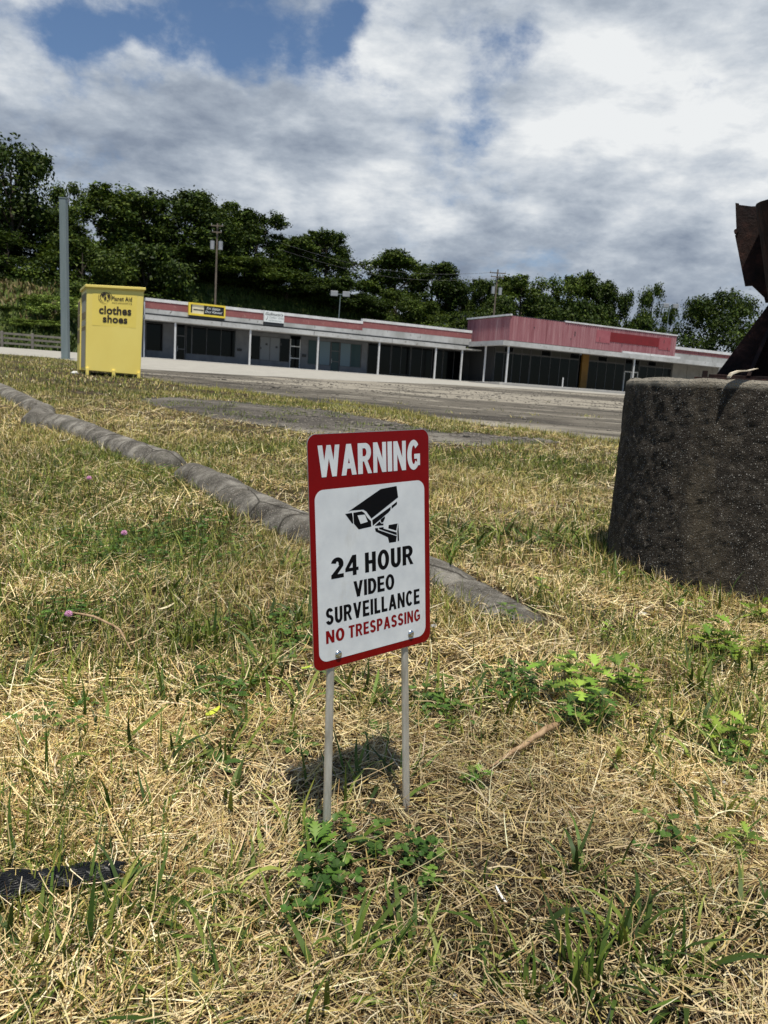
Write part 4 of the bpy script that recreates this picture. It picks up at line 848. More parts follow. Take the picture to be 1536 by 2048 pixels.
def ell(r0, a0, a1, w_, n_=30):
    V = []; 
    for i in range(n_+1):
        a = math.radians(a0+(a1-a0)*i/n_); ww = w_*math.sin(math.pi*min(.999, max(.001, i/n_)))**.6
        for q in (r0-ww/2, r0+ww/2): V.append(BF(cx0+rx*q*math.cos(a), cy0-ry*q*math.sin(a), .010))
    gm.add(V, [(2*i, 2*i+1, 2*i+3, 2*i+2) for i in range(n_)])
ell(1.0, -80, 260, .16); ell(1.32, 150, 290, .10); ell(1.32, -20, 60, .10)
for pg in ([(-.75, .55), (-.2, .9), (.3, .8), (.05, .45), (-.25, .35), (-.35, -.05), (-.7, .1)], [(-.1, .2), (.25, .05), (.2, -.35), (-.05, -.8), (-.25, -.35)], [(.35, .6), (.8, .45), (.9, -.1), (.6, -.3), (.45, .1)], [(.25, -.55), (.65, -.6), (.4, -.85)]):
    gm.add([BF(cx0+rx*u, cy0-ry*v, .0105) for u, v in pg], [tuple(range(len(pg)))[::-1]])
gm.build('globe_emblem', M_INK, bin_)
for (u, base) in ((.03, 0), (.5, 0), (.965, 0)):
    p = BF(u, 1.0, 0); gz_ = tz(p[0], p[1]); q_ = np.array([0, 0, 1.])
    c8 = [p-ex*.032+nf*.035, p+ex*.032+nf*.035, p+ex*.032-nf*.03, p-ex*.032-nf*.03]
    MB().hexa([np.array([v[0], v[1], gz_-.02]) for v in c8]+[v+q_*.06 for v in c8]).build('leg', M_YEL, bin_, bevel=.006)
for u in (.03, .965):
    p = BF(u, 1.0, 0)+back*.95; gz_ = tz(p[0], p[1]); c8 = [p-ex*.03-ey*.03, p+ex*.03-ey*.03, p+ex*.03+ey*.03, p-ex*.03+ey*.03]
    MB().hexa([np.array([v[0], v[1], gz_-.02]) for v in c8]+[v+np.array([0, 0, .02]) for v in c8]).build('leg', M_YEL, bin_)

# ------------------------------------------------------------------ shop row, pink fronted store, low end wing
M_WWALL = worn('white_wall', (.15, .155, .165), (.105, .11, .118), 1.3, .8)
M_COPE = worn('white_coping', (.68, .68, .68), (.52, .52, .51), 1.5, .6)
M_FASC = worn('grey_white_fascia', (.46, .46, .45), (.30, .30, .285), .7, .75, .2, .01, (1, 1, .5), .38, .64, 0, (.17, .165, .15))
M_PINKB = worn('faded_red_band', (.27, .095, .092), (.21, .07, .07), .8, .8, .2, .01, (1, 1, 1), .38, .64, 0, (.30, .16, .14))
M_CANO = worn('canopy_metal', (.50, .50, .49), (.36, .36, .345), .8, .6, .1, .01, (1, 1, 1), .38, .64, 0, (.18, .165, .14))
M_SOFF = worn('soffit', (.16, .16, .16), (.10, .10, .10), 1, .9)
M_COLW = worn('white_column', (.60, .60, .60), (.5, .5, .5), 2, .5)
M_DARK, _, _ = mat('dark_trim', (.02, .022, .024), .6)
M_ROOF = worn('roof_felt', (.10, .10, .10), (.06, .06, .06), 1, .95)
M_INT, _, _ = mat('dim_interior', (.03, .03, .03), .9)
def glass(name, c, r=.08):
    m, T, b = mat(name, c, r, 0, .22); b.inputs['Specular IOR Level'].default_value = .13; bump(T, b, T.noise(world_co(T), .6, 2, .5), .05, .02); return m
M_GLASS = glass('dark_glass', (.0025, .003, .0035)); M_TEAL = glass('teal_glass', (.035, .06, .065), .12); M_PALEG = glass('papered_glass', (.17, .18, .19), .25); M_BLIND = glass('blue_curtain_glass', (.13, .18, .21), .2)
M_MULL = worn('window_frame_metal', (.085, .085, .09), (.06, .06, .06), 3, .5)
M_MAIL, _, _ = mat('black_metal', (.01, .01, .01), .5)
ZB = 2.262
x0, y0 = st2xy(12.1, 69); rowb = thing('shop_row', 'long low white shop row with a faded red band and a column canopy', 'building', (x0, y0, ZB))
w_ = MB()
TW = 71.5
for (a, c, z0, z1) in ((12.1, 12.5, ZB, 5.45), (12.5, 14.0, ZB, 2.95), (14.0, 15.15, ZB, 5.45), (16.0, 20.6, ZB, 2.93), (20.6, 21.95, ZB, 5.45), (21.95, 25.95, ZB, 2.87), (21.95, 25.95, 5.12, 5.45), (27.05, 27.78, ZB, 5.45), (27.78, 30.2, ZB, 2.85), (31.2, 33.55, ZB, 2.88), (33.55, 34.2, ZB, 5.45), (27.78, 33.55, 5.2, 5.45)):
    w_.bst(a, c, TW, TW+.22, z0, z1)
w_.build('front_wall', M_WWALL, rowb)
MB().bst(11.95, 12.1, 69.7, 95, 2.0, 6.95).bst(12.1, 45.5, 94.8, 95, 2.0, 6.95).build('end_wall', worn('blue_white_wall', (.56, .60, .68), (.48, .52, .6), 1, .8), rowb)
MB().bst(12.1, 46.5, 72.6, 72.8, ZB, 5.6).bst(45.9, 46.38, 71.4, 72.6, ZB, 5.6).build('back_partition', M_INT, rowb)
MB().bst(12.1, 45.6, 70.1, 94.8, 6.75, 6.93).build('roof', M_ROOF, rowb)
MB().bst(12.1, 45.9, 69.6, 94, 5.46, 5.6).build('ceiling', M_SOFF, rowb)
cn = MB(); cn.bst(11.9, 43.85, 68.4, 69.75, 5.42, 5.81); cn.bst(11.9, 45.9, 68.5, 71.5, 5.47, 5.6); cn.build('canopy', M_CANO, rowb)
for s_ in (18.4, 27.1, 35.3): MB().bst(s_, s_+.03, 68.385, 68.41, 5.43, 5.8).build('canopy_joint', M_DARK, rowb)
MB().bst(12.1, 45.3, 69.56, 69.72, 5.81, 6.03).build('gap_strip', M_DARK, rowb)  # dark strip painted in for the shadow gap between canopy and fascia
def band(z0, z1, dz, name, m_, pr):
    o = MB(); o.bst(12.1, 32.6, 69.6-pr, 70.05, z0, z1); o.bst(32.605, 45.25, 69.6-pr, 70.05, z0+(dz if name != 'lower_fascia' else 0), z1+dz); return o.build(name, m_, rowb)
band(6.032, 6.42, .26, 'lower_fascia', M_FASC, 0); band(6.423, 7.03, .25, 'red_band', M_PINKB, .01); band(7.033, 7.29, .25, 'coping', M_COPE, .05)
for s_ in (14.44, 21.08, 27.64, 34.04, 40.46, 43.6): MB().bst(s_-.075, s_+.075, 68.52, 68.67, ZB-.01, 5.43).build('column', M_COLW, rowb, bevel=.008)
MB().bst(11.88, 11.95, 69.4, 69.72, 2.2, 7.3).build('corner_downpipe', M_DARK, rowb)
def window(par, a, c, z0, z1, t, m_, fr=.045, panes=1, name='window'):
    f = MB(); f.bst(a, c, t, t+.07, z0, z0+fr).bst(a, c, t, t+.07, z1-fr, z1)
    for i in range(panes+1): s_ = a+(c-a-fr)*i/panes; f.bst(s_, s_+fr, t+.001, t+.069, z0+fr, z1-fr)
    fo = f.build(name, M_MULL, par)
    for i in range(panes):
        s0_ = a+(c-a-fr)*i/panes+fr; s1_ = a+(c-a-fr)*(i+1)/panes
        MB().bst(s0_, s1_, t+.03, t+.04, z0+fr, z1-fr).build('pane', m_[i % len(m_)] if isinstance(m_, list) else m_, fo)
window(rowb, 12.52, 13.98, 2.96, 5.40, TW+.04, M_GLASS)
window(rowb, 16.05, 16.55, 2.94, 5.42, TW+.04, M_GLASS); window(rowb, 16.56, 20.58, 2.94, 5.40, TW+.04, M_GLASS, panes=3)
window(rowb, 21.97, 25.93, 2.88, 5.11, TW+.04, [M_GLASS, M_PALEG, M_PALEG, M_GLASS], panes=4)
window(rowb, 27.8, 30.18, 2.86, 5.19, TW+.04, [M_TEAL, M_BLIND], panes=2); window(rowb, 31.22, 33.53, 2.89, 5.19, TW+.04, [M_BLIND, M_TEAL], panes=2)
window(rowb, 34.25, 36.9, 2.4, 5.42, TW+.04, M_GLASS, panes=2); window(rowb, 36.95, 39.2, 2.5, 5.42, TW+.04, M_GLASS, panes=2); window(rowb, 39.25, 43.1, 2.4, 5.42, TW+.04, M_GLASS, panes=3); window(rowb, 43.15, 45.85, 2.4, 5.42, TW+.04, M_GLASS, panes=2)
def door(par, a, c, ztop, zt2, t, m_, fm=None):
    d = MB(); fr = .07; d.bst(a, a+fr, t, t+.08, ZB, zt2).bst(c-fr, c, t, t+.08, ZB, zt2).bst(a+fr, c-fr, t, t+.08, ztop-.05, ztop+.04).bst(a+fr, c-fr, t, t+.08, ZB, ZB+.12).bst(a+fr, c-fr, t+.002, t+.078, ZB+1.0, ZB+1.09)
    o = d.build('door', fm or M_MULL, par); MB().bst(a+fr, c-fr, t+.03, t+.045, ZB+.12, zt2-.02).build('pane', m_, o); MB().tube([W3(a+fr+.04, t-.03, ZB+.85), W3(a+fr+.04, t-.03, ZB+1.3)], .015, 6).build('handle', M_COLW, o)
door(rowb, 15.17, 15.98, 4.47, 5.42, TW+.05, M_GLASS); door(rowb, 25.97, 27.03, 4.43, 5.12, TW+.05, M_GLASS, M_COLW); door(rowb, 30.22, 31.18, 4.32, 5.15, TW+.05, M_TEAL)
for (a, c, z0, z1) in ((20.76, 21.18, 3.56, 3.78), (27.2, 27.6, 3.5, 3.75)): MB().bst(a, c, TW-.14, TW, z0, z1).build('letter_box', M_MAIL, rowb, bevel=.02)
for (a, z) in ((22.9, 3.9), (23.5, 4.3), (24.5, 4.1), (24.9, 4.4)): MB().bst(a, a+.22, TW+.065, TW+.068, z, z+.2).build('window_sticker', M_MAIL, rowb)

# signs on the parapet
M_SYEL = worn('sign_yellow', (.78, .60, .06), (.7, .52, .05), 2, .5); M_CREAM = worn('sign_cream', (.72, .66, .48), (.62, .55, .35), 2, .5); M_SW = worn('sign_white', (.72, .74, .73), (.6, .63, .62), 2, .5)
M_SCR, _, _ = mat('sign_black', (.01, .01, .011), .4); M_SGREY, _, _ = mat('sign_grey_ink', (.25, .27, .26), .5)
def SGN(u, v, d): return W3(u, 69.42-d, v)
x0, y0 = st2xy(17.3, 69.4); g1 = thing('shop_sign', 'yellow framed sign box with a black script panel on the shop parapet', 'shop sign', (x0, y0, 6.2))
fr = MB().bst(15.7, 18.93, 69.2, 69.56, 6.20, 6.36).bst(15.7, 18.93, 69.2, 69.56, 7.12, 7.27).bst(15.7, 15.86, 69.2, 69.56, 6.36, 7.12).bst(18.80, 18.93, 69.2, 69.56, 6.36, 7.12); fr.build('frame', M_SYEL, g1)
MB().bst(15.8, 18.85, 69.3, 69.56, 5.98, 6.198).build('mount', M_DARK, g1)
MB().bst(15.86, 17.02, 69.26, 69.5, 6.36, 7.12).build('cream_panel', M_CREAM, g1); MB().bst(17.02, 18.8, 69.25, 69.5, 6.36, 7.12).build('black_panel', M_SCR, g1)
def S1(u, v, d): return W3(u, 69.25-d, v)
MB().bst(15.86, 15.99, 69.24, 69.26, 6.44, 7.1).build('dark_edge', M_SCR, g1)
MB().bst(16.1, 16.98, 69.24, 69.26, 6.66, 6.74).build('dark_bar', M_SCR, g1)
letters('Tri State', 17.25, 18.45, 6.80, 7.04, .006, M_SW, g1, 'lettering', .01, S1, .45); letters('Dog Kennel', 17.12, 18.66, 6.46, 6.72, .006, M_SW, g1, 'lettering', .01, S1, .45)
x0, y0 = st2xy(23.5, 69.4); g2 = thing('shop_sign', 'small white shop sign with faded black script on the parapet', 'shop sign', (x0, y0, 6.2))
MB().bst(22.54, 24.46, 69.3, 69.56, 6.28, 7.24).build('panel', M_SW, g2, bevel=.01); MB().bst(22.56, 24.44, 69.35, 69.57, 6.02, 6.275).build('mount', M_DARK, g2)
def S2(u, v, d): return W3(u, 69.298-d, v)
letters('Gullmann\'s', 22.66, 24.34, 6.88, 7.14, .005, M_SCR, g2, 'lettering', .01, S2, .4); letters('Coffee  Gifts', 23.0, 24.4, 6.62, 6.80, .005, M_SGREY, g2, 'small_lettering', 0, S2, .3); letters('and Sandwiches', 22.95, 24.2, 6.38, 6.52, .005, M_SGREY, g2, 'small_lettering', 0, S2, .3)
MB().tube([S2(22.76, 6.45, .006), S2(22.84, 6.62, .006), S2(22.88, 6.78, .006)], .018, 4).build('flourish', M_SCR, g2)

# pink corrugated store
M_CORR, T, b = mat('pink_corrugated', rough=.7, spec=.3); co = world_co(T)
r = T.vmap(co, (1, 1, 1), (0, 0, 0), (0, 0, -TH)); c = T.ramp(T.noise(T.vmap(r, (2.2, 2.2, .16)), 1, 8, .7), [(.30, (.17, .055, .062)), (.44, (.27, .105, .117)), (.57, (.33, .155, .165)), (.70, (.43, .27, .27))])
c = T.mix(T.maprange(T.noise(r, 5.5, 3, .6), .725, .76), c, (.05, .02, .02)); T.link(c, b.inputs['Base Color'])
T2 = 64.12; x0, y0 = st2xy(57, T2); st2 = thing('empty_store', 'vacant flat roofed store with tall pink corrugated fascia and dark glass front', 'building', (x0, y0, ZB))
def corrug(a0, a1, fixed, along_s, z0, z1, parent, name='corrugated_fascia', pitch=.30, amp=.035):
    V = []; F = []; n = int(abs(a1-a0)/pitch)*4
    for i in range(n+1):
        a = a0+(a1-a0)*i/n; d = -amp if (i//2) % 2 else 0
        for z in (z0, z1): V.append(W3(a, fixed+d, z) if along_s else W3(fixed+d, a, z))
    for i in range(n): a = i*2; F.append((a, a+2, a+3, a+1))
    m_ = MB().add(V, F)
    return m_.build(name, M_CORR, parent)
corrug(46.13, 68.95, T2, True, 6.47, 8.86, st2); corrug(71.9, T2+.0, 46.13, False, 6.47, 8.80, st2); corrug(T2, 71.9, 68.95, False, 6.47, 8.8, st2)
MB().bst(46.14, 68.94, T2+.01, 71.9, 6.5, 8.78).build('fascia_core', M_DARK, st2)
tr = MB(); tr.bst(46.0, 46.22, T2-.08, 72, 8.86, 9.02); tr.build('roof_edge_trim', M_COPE, st2); MB().bst(52.9, 69.05, T2-.08, T2+.15, 8.865, 9.01).build('roof_edge_trim', M_COPE, st2)
MB().bst(46.2, 52.9, T2-.02, T2+.12, 8.862, 8.93).build('bare_roof_edge', M_DARK, st2)
M_FRED = worn('unfaded_red', (.19, .012, .015), (.15, .010, .012), 2, .6)
MB().bst(59.15, 66.3, T2-.050, T2-.037, 7.44, 8.42).build('unfaded_sign_patch', M_FRED, st2)
M_GHOST = worn('half_faded_red', (.27, .05, .06), (.31, .08, .09), 2, .65); MB().bst(66.3, 68.1, T2-.048, T2-.037, 7.2, 8.55).build('faded_sign_patch', M_GHOST, st2); MB().bst(57.2, 59.15, T2-.047, T2-.037, 7.25, 8.5).build('faded_sign_patch', worn('quarter_faded_red', (.30, .08, .095), (.35, .11, .125), 2, .65), st2)
for (s_, z, w2, h2) in ((54.3, 7.6, .08, .45), (53.8, 7.2, .09, .12), (60.9, 7.1, .05, .3), (67.0, 7.9, .07, .4), (49.0, 7.9, .1, .12), (57.7, 7.3, .05, .5), (67.6, 7.25, .07, .25)): MB().bst(s_, s_+w2, T2-.054, T2-.046, z, z+h2).build('rust_hole', M_DARK, st2)
MB().bst(44.72, 84, 63.1, 63.6, 5.87, 6.34).bst(44.72, 45.2, 63.6, 69.2, 5.87, 6.34).bst(45.2, 84, 63.6, 67.2, 6.1, 6.25).bst(45.2, 46.6, 67.2, 71.5, 6.1, 6.25).build('canopy', M_CANO, st2)
MB().bst(60.4, 64.4, 63.3, 63.42, 6.36, 6.56).bst(64.46, 69.0, 63.3, 63.42, 6.36, 6.56).build('white_gutter', M_COPE, st2)
for (s_, t_) in ((45.0, 66.4), (45.62, 63.4), (62.3, 63.4), (75.6, 63.4)): MB().bst(s_-.07, s_+.07, t_-.07, t_+.07, ZB, 6.08 if t_ > 63.6 else 5.875).build('column', M_COLW, st2, bevel=.008)
TS = 67.1
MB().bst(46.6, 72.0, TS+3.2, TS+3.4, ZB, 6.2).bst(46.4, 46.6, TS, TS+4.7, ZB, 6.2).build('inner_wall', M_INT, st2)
MB().bst(46.6, 71.9, TS, TS+.25, 6.12, 6.5).build('lintel', M_SOFF, st2)
MB().bst(58.15, 59.05, TS-.2, TS+.05, ZB, 6.12).build('yellow_pillar', worn('ochre_panel', (.20, .105, .014), (.14, .07, .01), 1.5, .7), st2)
M_TRAN = glass('dusty_transom', (.05, .05, .045), .4)
for (a, c, k, m_) in ((46.65, 51.2, 4, M_GLASS), (51.25, 57.85, 5, M_GLASS), (59.2, 64.5, 4, M_GLASS), (66.8, 71.9, 4, M_GLASS)):
    window(st2, a, c, ZB+.15, 5.45, TS, m_, .06, k); window(st2, a, c, 5.47, 6.10, TS, [M_TRAN, M_GLASS, M_TRAN, M_TRAN, M_GLASS], .06, k, 'transom_window')
window(st2, 64.55, 66.75, 4.75, 6.10, TS, M_GLASS, .06, 2)
dd = MB()
for (a, c) in ((64.6, 64.7), (65.6, 65.7), (66.6, 66.7)): dd.bst(a, c, TS-.02, TS+.06, ZB, 4.7)
dd.bst(64.7, 66.6, TS-.015, TS+.055, 4.6, 4.7); do = dd.build('door', M_COPE, st2); MB().bst(64.7, 65.6, TS+.02, TS+.03, ZB, 4.6).bst(65.7, 66.6, TS+.02, TS+.03, ZB, 4.6).build('pane', M_GLASS, do)
rl = MB()
for z in (4.15, 4.45, 4.85, 5.15): rl.bst(59.3, 71.8, TS+.9+(z-4)*.4, TS+.96+(z-4)*.4, z, z+.07)
rl.build('interior_rails', M_COLW, st2)
fw = MB()
for i, (a, c) in enumerate(((72.0, 74.35), (74.4, 76.5), (76.55, 78.7), (78.75, 81.3), (81.35, 84))): fw.bst(a, c, TS-.1, TS+.1, ZB, 6.1)
fw.build('beige_wall_panels', worn('beige_panel', (.26, .25, .23), (.20, .19, .175), 1.2, .8), st2)
x0, y0 = st2xy(76, 65); wing = thing('end_wing', 'low wing with red panels and white coping right of the pink store', 'building', (x0, y0, 6.4))
lp = MB()
for i in range(7): a = 69.0+i*2.2; lp.bst(a, a+2.16, 64.7, 64.85, 7.10, 7.5)
lp.build('red_panels', M_PINKB, wing); MB().bst(69.0, 84.4, 64.6, 64.95, 7.5, 7.80).build('coping', M_COPE, wing); MB().bst(69.0, 84.4, 64.72, 64.95, 6.26, 7.098).build('lower_fascia', M_FASC, wing); MB().bst(69.0, 84.4, 64.96, 80, 6.9, 7.1).build('roof', M_ROOF, wing); MB().bst(71.95, 84.3, TS+.3, TS+12, ZB, 6.9).build('body', M_FASC, wing)
xb, yb = st2xy(52.1, 62.6); tag(MB().tube([(xb, yb, tz(xb, yb)-.1), (xb, yb, 3.22)], .065, 10).build('bollard', M_COLW, loc=(xb, yb, 2.2)), 'short white bollard in front of the dark store glass', 'bollard')

# ------------------------------------------------------------------ low timber rail fence on the left
M_TIM = worn('weathered_timber', (.22, .20, .17), (.13, .115, .10), 2, .9, .4)
fz = lambda s_, t_: tz(*st2xy(s_, t_))
def s_at(px, t_):
    d = ray(px, 700); k = t_/(d[0]*NX+d[1]*NY); return k*(d[0]*UX+d[1]*UY)
TF = 69.6; sx = [s_at(p_, TF) for p_ in (-45, 4, 65, 128)]; x0, y0 = st2xy(sx[1], TF)
fence = thing('rail_fence', 'low grey three rail timber fence along the far edge of the lane', 'fence', (x0, y0, fz(sx[1], TF)))
for s_ in sx[:3]: MB().bst(s_-.1, s_+.1, TF-.1, TF+.1, fz(s_, TF)-.1, fz(s_, TF)+1.28).build('fence_post', M_TIM, fence, bevel=.02)
for z in (.28, .68, 1.04):
    for a, c in zip(sx[:-1], sx[1:]): MB().bst(a+.1, c-.1 if c != sx[3] else c, TF-.04, TF+.05, fz(a, TF)+z, fz(a, TF)+z+.16).build('rail', M_TIM, fence)

# ------------------------------------------------------------------ utility poles, lights and wires
M_WOODP = worn('pole_wood', (.20, .16, .12), (.12, .095, .07), 2, .9); M_TRF = worn('transformer_grey', (.36, .37, .38), (.28, .29, .30), 2, .5); M_WIRE, _, _ = mat('wire_black', (.03, .03, .035), .5)
def upole(pxb, pxt, pyt, Y, label, arms, cans, lamp=False):
    b_ = at(pxb, 620, Y); tp = at(pxt, pyt, Y); z0 = tz(b_[0], Y); root = thing('utility_pole' if not lamp else 'floodlight_pole', label, 'utility pole' if not lamp else 'light pole', (float(b_[0]), Y, z0))
    MB().tube([(b_[0], Y, z0-.3), tuple(tp)], [.14, .10] if not lamp else [.08, .05], 8).build('pole', M_WOODP if not lamp else M_POLE, root)
    for (dz, hw_) in arms: MB().box(tp[0]-hw_, tp[0]+hw_, Y-.28, Y-.16, tp[2]-dz-.06, tp[2]-dz+.06).build('crossarm', M_WOODP, root)
    for (dz, hw_) in arms:
        for e in (-.9, .9): MB().tube([(tp[0]+e*hw_, Y-.22, tp[2]-dz+.06), (tp[0]+e*hw_, Y-.22, tp[2]-dz+.26)], .05, 6).build('insulator', M_TRF, root)
    for (dx, dz) in cans:
        can = MB().tube([(tp[0]+dx, Y-.2, tp[2]-dz-.95), (tp[0]+dx, Y-.2, tp[2]-dz)], .25, 12).build('transformer', M_TRF, root); MB().tube([(tp[0]+dx, Y-.2, tp[2]-dz), (tp[0]+dx, Y-.2, tp[2]-dz+.25)], .06, 6).build('bushing', M_DARK, can)
    if lamp:
        for e in (-1, 1): MB().box(tp[0]+e*.75-.45, tp[0]+e*.75+.45, Y-.5, Y-.2, tp[2]-.35, tp[2]+.30).build('floodlight', M_TRF, root, bevel=.05)
        MB().box(tp[0]-.8, tp[0]+.8, Y-.1, Y+.0, tp[2]-.1, tp[2]).build('crossarm', M_POLE, root)
    return tp
tpa = upole(430, 435, 447, 93., 'brown utility pole with two grey transformers before the left wood', [(.3, .7), (1.0, .55)], [(-.48, 2.0), (.48, 2.0)])
tpb = upole(987, 996, 539, 108., 'dark utility pole with crossarms above the pink store roof', [(.5, 1.1), (1.0, .9)], [(-.45, 2.3), (.5, 2.4)])
upole(676, 681, 588, 100., 'twin floodlight pole in front of the dark trees', [], [], True)
upole(1333, 1340, 612, 125., 'thin twin lamp pole behind the right end of the pink store', [], [], True)
for (dz, lb) in ((-.1, 'upper faint power line crossing the sky gap to the dark pole'), (-.9, 'lower faint power line crossing the sky gap to the dark pole')):
    a = at(560, 484, 100.)+np.array([0, 0, dz]); c = tpb+np.array([0, -.2, dz-.3]); pts = [a*(1-u)+c*u-np.array([0, 0, 1.6*math.sin(math.pi*u)]) for u in np.linspace(0, 1, 24)]
    o = MB().tube(pts, .018, 4).build('power_line', M_WIRE, loc=tuple(a)); tag(o, lb, 'power line', 'power lines')

# ------------------------------------------------------------------ trees
M_BARK = worn('bark', (.075, .06, .045), (.04, .03, .024), 3, .95, .6, .03)
def make_crown(seed, lobes, leaves, leafsize, hollow=.35, base=.25, wid=.5, pal=None, drape=.0):
    rg = np.random.default_rng(seed); LC = []; 
    for i in range(lobes):
        h = rg.uniform(0, 1)**.85; z = base+(1-base)*(.10+.84*h); R = wid*math.sqrt(max(.05, 1-((z-(base+.42*(1-base)))/((1-base)*.62))**2)); a = rg.uniform(0, 6.283); rr = R*rg.uniform(.35, .88)
        LC.append((rr*math.cos(a), rr*math.sin(a), z, rg.uniform(.11, .20)*wid*2*(.75+.4*(1-h))))
    LC = np.array(LC); V = []; C = []
    cl = rg.integers(0, lobes, leaves); d = rg.normal(0, 1, (leaves, 3)); d /= np.linalg.norm(d, axis=1)[:, None]; rad = LC[cl, 3]*(hollow+(1-hollow)*rg.uniform(0, 1, leaves)**.5)
    # leaf sprays: sub clumps on each lobe's shell
    sub = rg.integers(0, 26, leaves); sd_ = np.random.default_rng(seed+1).normal(0, 1, (lobes, 26, 3)); sd_ /= np.linalg.norm(sd_, axis=2)[:, :, None]
    d = sd_[cl, sub]*1.0+rg.normal(0, .22, (leaves, 3)); c = LC[cl, :3]+d*rad[:, None]*np.array([1.1, 1.1, .78]); c[:, 2] -= drape*rg.uniform(0, 1, leaves)**2
    s_ = leafsize*rg.uniform(.6, 1.35, leaves); n1 = rg.normal(0, 1, (leaves, 3))+np.array([0, 0, .9])+d*.8; n1 /= np.linalg.norm(n1, axis=1)[:, None]
    tdir = np.cross(n1, rg.normal(0, 1, (leaves, 3))); tdir /= np.linalg.norm(tdir, axis=1)[:, None]; bd = np.cross(n1, tdir)
    q = np.stack([c-tdir*s_[:, None], c+bd*s_[:, None]*.55+n1*s_[:, None]*.2, c+tdir*s_[:, None], c-bd*s_[:, None]*.55+n1*s_[:, None]*.2], 1).reshape(-1, 3)
    F = np.arange(leaves*4).reshape(-1, 4); tint = rg.uniform(.7, 1.3, (leaves, 1))*rg.uniform(.8, 1.2, (lobes, 1))[cl]*rg.uniform(.8, 1.25, (lobes, 26))[cl, sub][:, None]
    pc = pal[rg.integers(0, len(pal), leaves)]*tint; return mesh_np('crown', q, F, M_LEAF, np.repeat(np.clip(pc, 0, 1), 4, 0)), LC
def make_trunk(LC, seed, base=.25, r=.02, lean=0):
    rg = random.Random(seed); m = MB(); top = (.0+lean*.1, 0, .82)
    m.tube([(0, 0, -.05), (.004, .003, .12), (-.006+lean*.03, .004, base+.1), (.006+lean*.06, 0, .55), top], [r*1.35, r, r*.85, r*.5, r*.15], 8)
    for i in range(0, len(LC), 2):
        x, y, z, rr = LC[i]; z0 = max(base*.7, z-.25-.1*rg.random()); m.tube([(0, 0, z0), (x*.45, y*.45, z0+(z-z0)*.5+.02), (x*.95, y*.95, z)], [r*.42, r*.26, r*.08], 5)
    me = bpy.data.meshes.new('trunk'); me.from_pydata(m.v, [], m.f); me.materials.append(M_BARK); return me
PD = np.array([(.026, .046, .007), (.038, .064, .009), (.018, .033, .006), (.068, .096, .013)])
PM = np.array([(.044, .072, .010), (.064, .096, .013), (.028, .050, .008), (.09, .12, .017)])
PL = np.array([(.20, .27, .05), (.26, .33, .08), (.15, .21, .04), (.09, .14, .03)])
PROTO = {}
def proto(key, *a, **k): PROTO[key] = make_crown(*a, **k); PROTO[key] = (PROTO[key][0], make_trunk(PROTO[key][1], a[0], k.get('base', .25)))
proto('d1', 101, 30, 21000, .0155, base=.16, wid=.42, pal=PD); proto('d2', 202, 34, 22000, .0150, base=.12, wid=.46, pal=PD); proto('d3', 303, 26, 18000, .0160, base=.22, wid=.40, pal=PM, drape=.05)
proto('o1', 404, 20, 8500, .0165, base=.28, wid=.44, pal=PD, hollow=.2, drape=.10); proto('o2', 505, 15, 4200, .0165, base=.38, wid=.34, pal=PM, hollow=.15, drape=.04)
proto('b1', 606, 30, 17000, .0200, base=.02, wid=.55, pal=PD); proto('b2', 707, 28, 17000, .0200, base=.02, wid=.58, pal=PM); proto('l1', 808, 26, 9000, .0220, base=.04, wid=.55, pal=PL); proto('r1', 909, 46, 24000, .0135, base=.10, wid=.50, pal=PD)
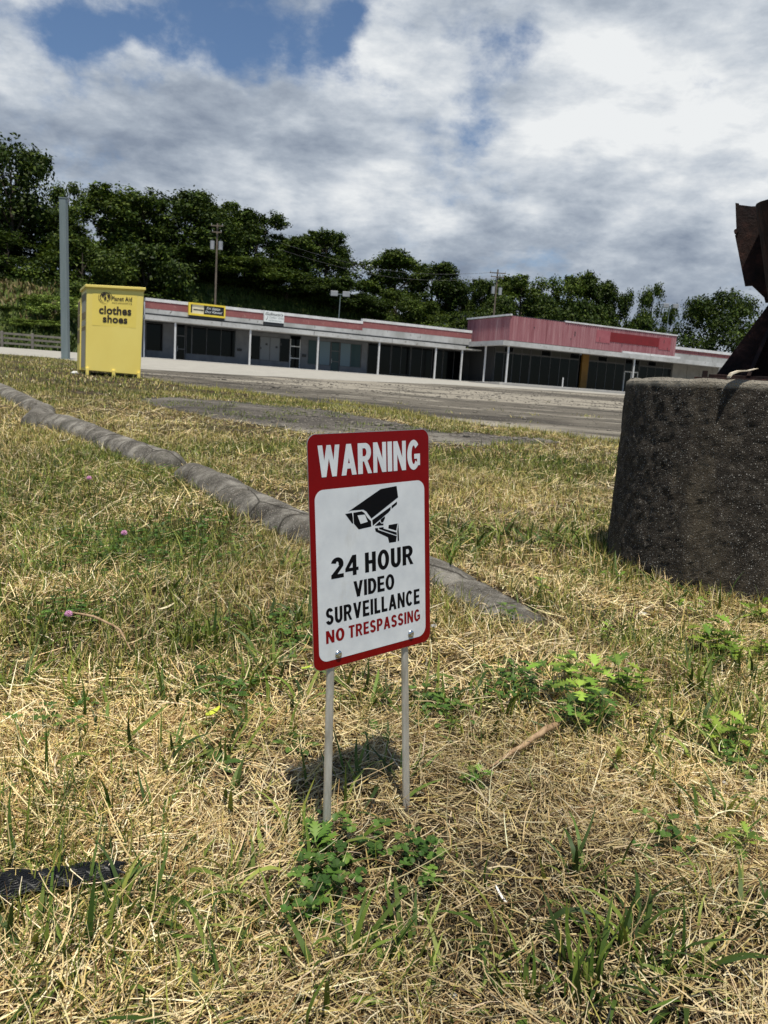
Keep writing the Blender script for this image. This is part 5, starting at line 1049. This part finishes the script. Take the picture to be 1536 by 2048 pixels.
TREES = [  # px centre, py top, px width, depth, kind, label
 (22, 284, 215, 96, 'o1', 'tallest open crowned tree at the left edge with sky gaps'), (132, 366, 95, 112, 'o2', 'slim tree whose tip shows right behind the grey post'),
 (14, 470, 170, 92, 'd2', 'dark vine covered tree low at the left edge'), (110, 428, 150, 100, 'd1', 'dark tree behind the lower half of the grey post'),
 (222, 368, 150, 107, 'd3', 'tall tree with a spiky tip above the yellow bin'), (165, 480, 170, 90, 'b2', 'bushy mid green tree just left above the yellow bin'),
 (290, 402, 140, 110, 'd1', 'tree between the spiky tipped one and the broad one'), (372, 383, 165, 114, 'd2', 'broad tall tree left of the brown utility pole'),
 (290, 500, 170, 97, 'b1', 'dark bushy tree above the left end of the shop roof'), (395, 500, 160, 109, 'b1', 'shadowed lower tree left of the brown utility pole foot'),
 (450, 402, 130, 121, 'd3', 'tall tree directly behind the brown utility pole'), (515, 430, 135, 124, 'd1', 'tall tree right of the brown utility pole'),
 (490, 520, 160, 112, 'b2', 'leafy lower tree right of the brown utility pole'), (595, 478, 110, 126, 'd3', 'tree with a rounded top left of the big sky gap'),
 (655, 468, 115, 128, 'd1', 'last tall tree of the wood beside the sky gap'), (575, 545, 140, 114, 'b1', 'dark lower tree above the small white shop sign'),
 (672, 560, 120, 117, 'b1', 'dark tree behind the twin floodlight pole'), (735, 590, 90, 119, 'b1', 'low dark bush tree in the sky gap'),
 (792, 505, 125, 130, 'd3', 'first tall tree right of the sky gap'), (868, 528, 110, 132, 'd1', 'tall tree second right of the sky gap'),
 (795, 583, 90, 120, 'b2', 'round bright bush tree above the parapet step'), (870, 610, 110, 122, 'b2', 'low green tree left of the pink store roof'),
 (925, 560, 90, 134, 'd2', 'middle height tree left of the dark utility pole'), (968, 562, 70, 138, 'd1', 'narrow tree close left of the dark utility pole'),
 (1046, 548, 115, 138, 'd3', 'tree with airy top right of the dark utility pole'), (1000, 600, 90, 124, 'b1', 'dark tree right behind the dark utility pole foot'),
 (1095, 600, 100, 134, 'b1', 'low tree in the dip behind the pink roof'), (1146, 543, 95, 142, 'd3', 'tall rounded tree behind the middle of the pink roof'),
 (1198, 566, 80, 142, 'd1', 'second tree right of the dip behind the pink roof'), (1246, 584, 75, 142, 'o1', 'lower tree above the dark red sign patch'),
 (1180, 610, 120, 130, 'b1', 'dark undergrowth tree behind the pink roof'), (1308, 570, 62, 140, 'o2', 'thin airy tree standing alone against the sky'), (1345, 612, 48, 140, 'o2', 'small airy tree left of the big dark tree'), (1285, 640, 80, 136, 'b1', 'low dark tree behind the right end of the pink roof'),
 (1436, 584, 160, 112, 'r1', 'big round dark tree behind the end wing'), (1545, 650, 110, 118, 'b1', 'dark tree half hidden by the rusty support'), (-70, 330, 200, 98, 'd2', 'tall tree just outside the left edge of the lawn view'), (1640, 610, 160, 120, 'd1', 'tree right of the rusty support beyond the wing')]
def plant_tree(px, py, wpx, Y, kind, label, name='tree', cat='tree', grp='trees on the slope behind the shops', zbase=None):
    k = Y; top = at(px, py, Y); bx = float(top[0])+ (.0); by = float(Y); z0 = tz(bx, by)-.2; H = top[2]-z0; Wm = wpx/FPX*Y
    cr, tk = PROTO[kind]; root = thing(name, label, cat, (bx, by, z0), grp)
    bwid = {'d1': .42, 'd2': .46, 'd3': .40, 'o1': .44, 'o2': .34, 'b1': .55, 'b2': .58, 'l1': .55, 'r1': .5}[kind]*2.1; sx_ = Wm*(1.22 if kind not in ('o1', 'o2', 'l1') else 1.)/bwid; sz = H/.99; rz = random.uniform(0, 6.283)
    for nm, me in (('crown', cr), ('trunk', tk)):
        o = bpy.data.objects.new(nm, me); COL.objects.link(o); o.parent = root; o.scale = (sx_ if nm == 'crown' else max(sx_, .0), sx_, sz); o.rotation_euler = (0, 0, rz)
    return root
for t_ in TREES: plant_tree(*t_)
SHR = [(112, 590, 130, 79, 'l1', 'largest pale green shrub behind the rail fence'), (66, 600, 80, 82, 'l1', 'small pale shrub left of the largest shrub on the slope'), (80, 640, 125, 76, 'l1', 'low spreading light green shrub just behind the rail fence'), (20, 625, 70, 79, 'b2', 'dark low shrub on the brown slope at the left edge'), (146, 600, 50, 84, 'l1', 'green shrub glimpsed between the post and the bin'), (152, 690, 22, 70, 'b1', 'small dark bush at the foot of the white end wall')]
for t_ in SHR: plant_tree(*t_, name='shrub', cat='shrub', grp='shrubs behind the rail fence')
UND = [(250, 545, 120, 99), (345, 555, 120, 108), (440, 570, 120, 112), (530, 585, 120, 115), (620, 595, 120, 118), (60, 545, 130, 90), (140, 545, 110, 93), (-20, 560, 120, 88), (200, 560, 90, 96)]
UL = ['left of the broad tall tree', 'below the broad tall tree', 'around the brown utility pole', 'right of the brown utility pole', 'behind the floodlight pole', 'above the brown slope', 'above the largest shrub', 'at the very left edge', 'right above the yellow bin']
for (a, c, d, e), lb in zip(UND, UL): plant_tree(a, c, d, e, 'b1', 'dark thicket at the wood edge '+lb, 'thicket', 'thicket', 'thickets under the tall trees')
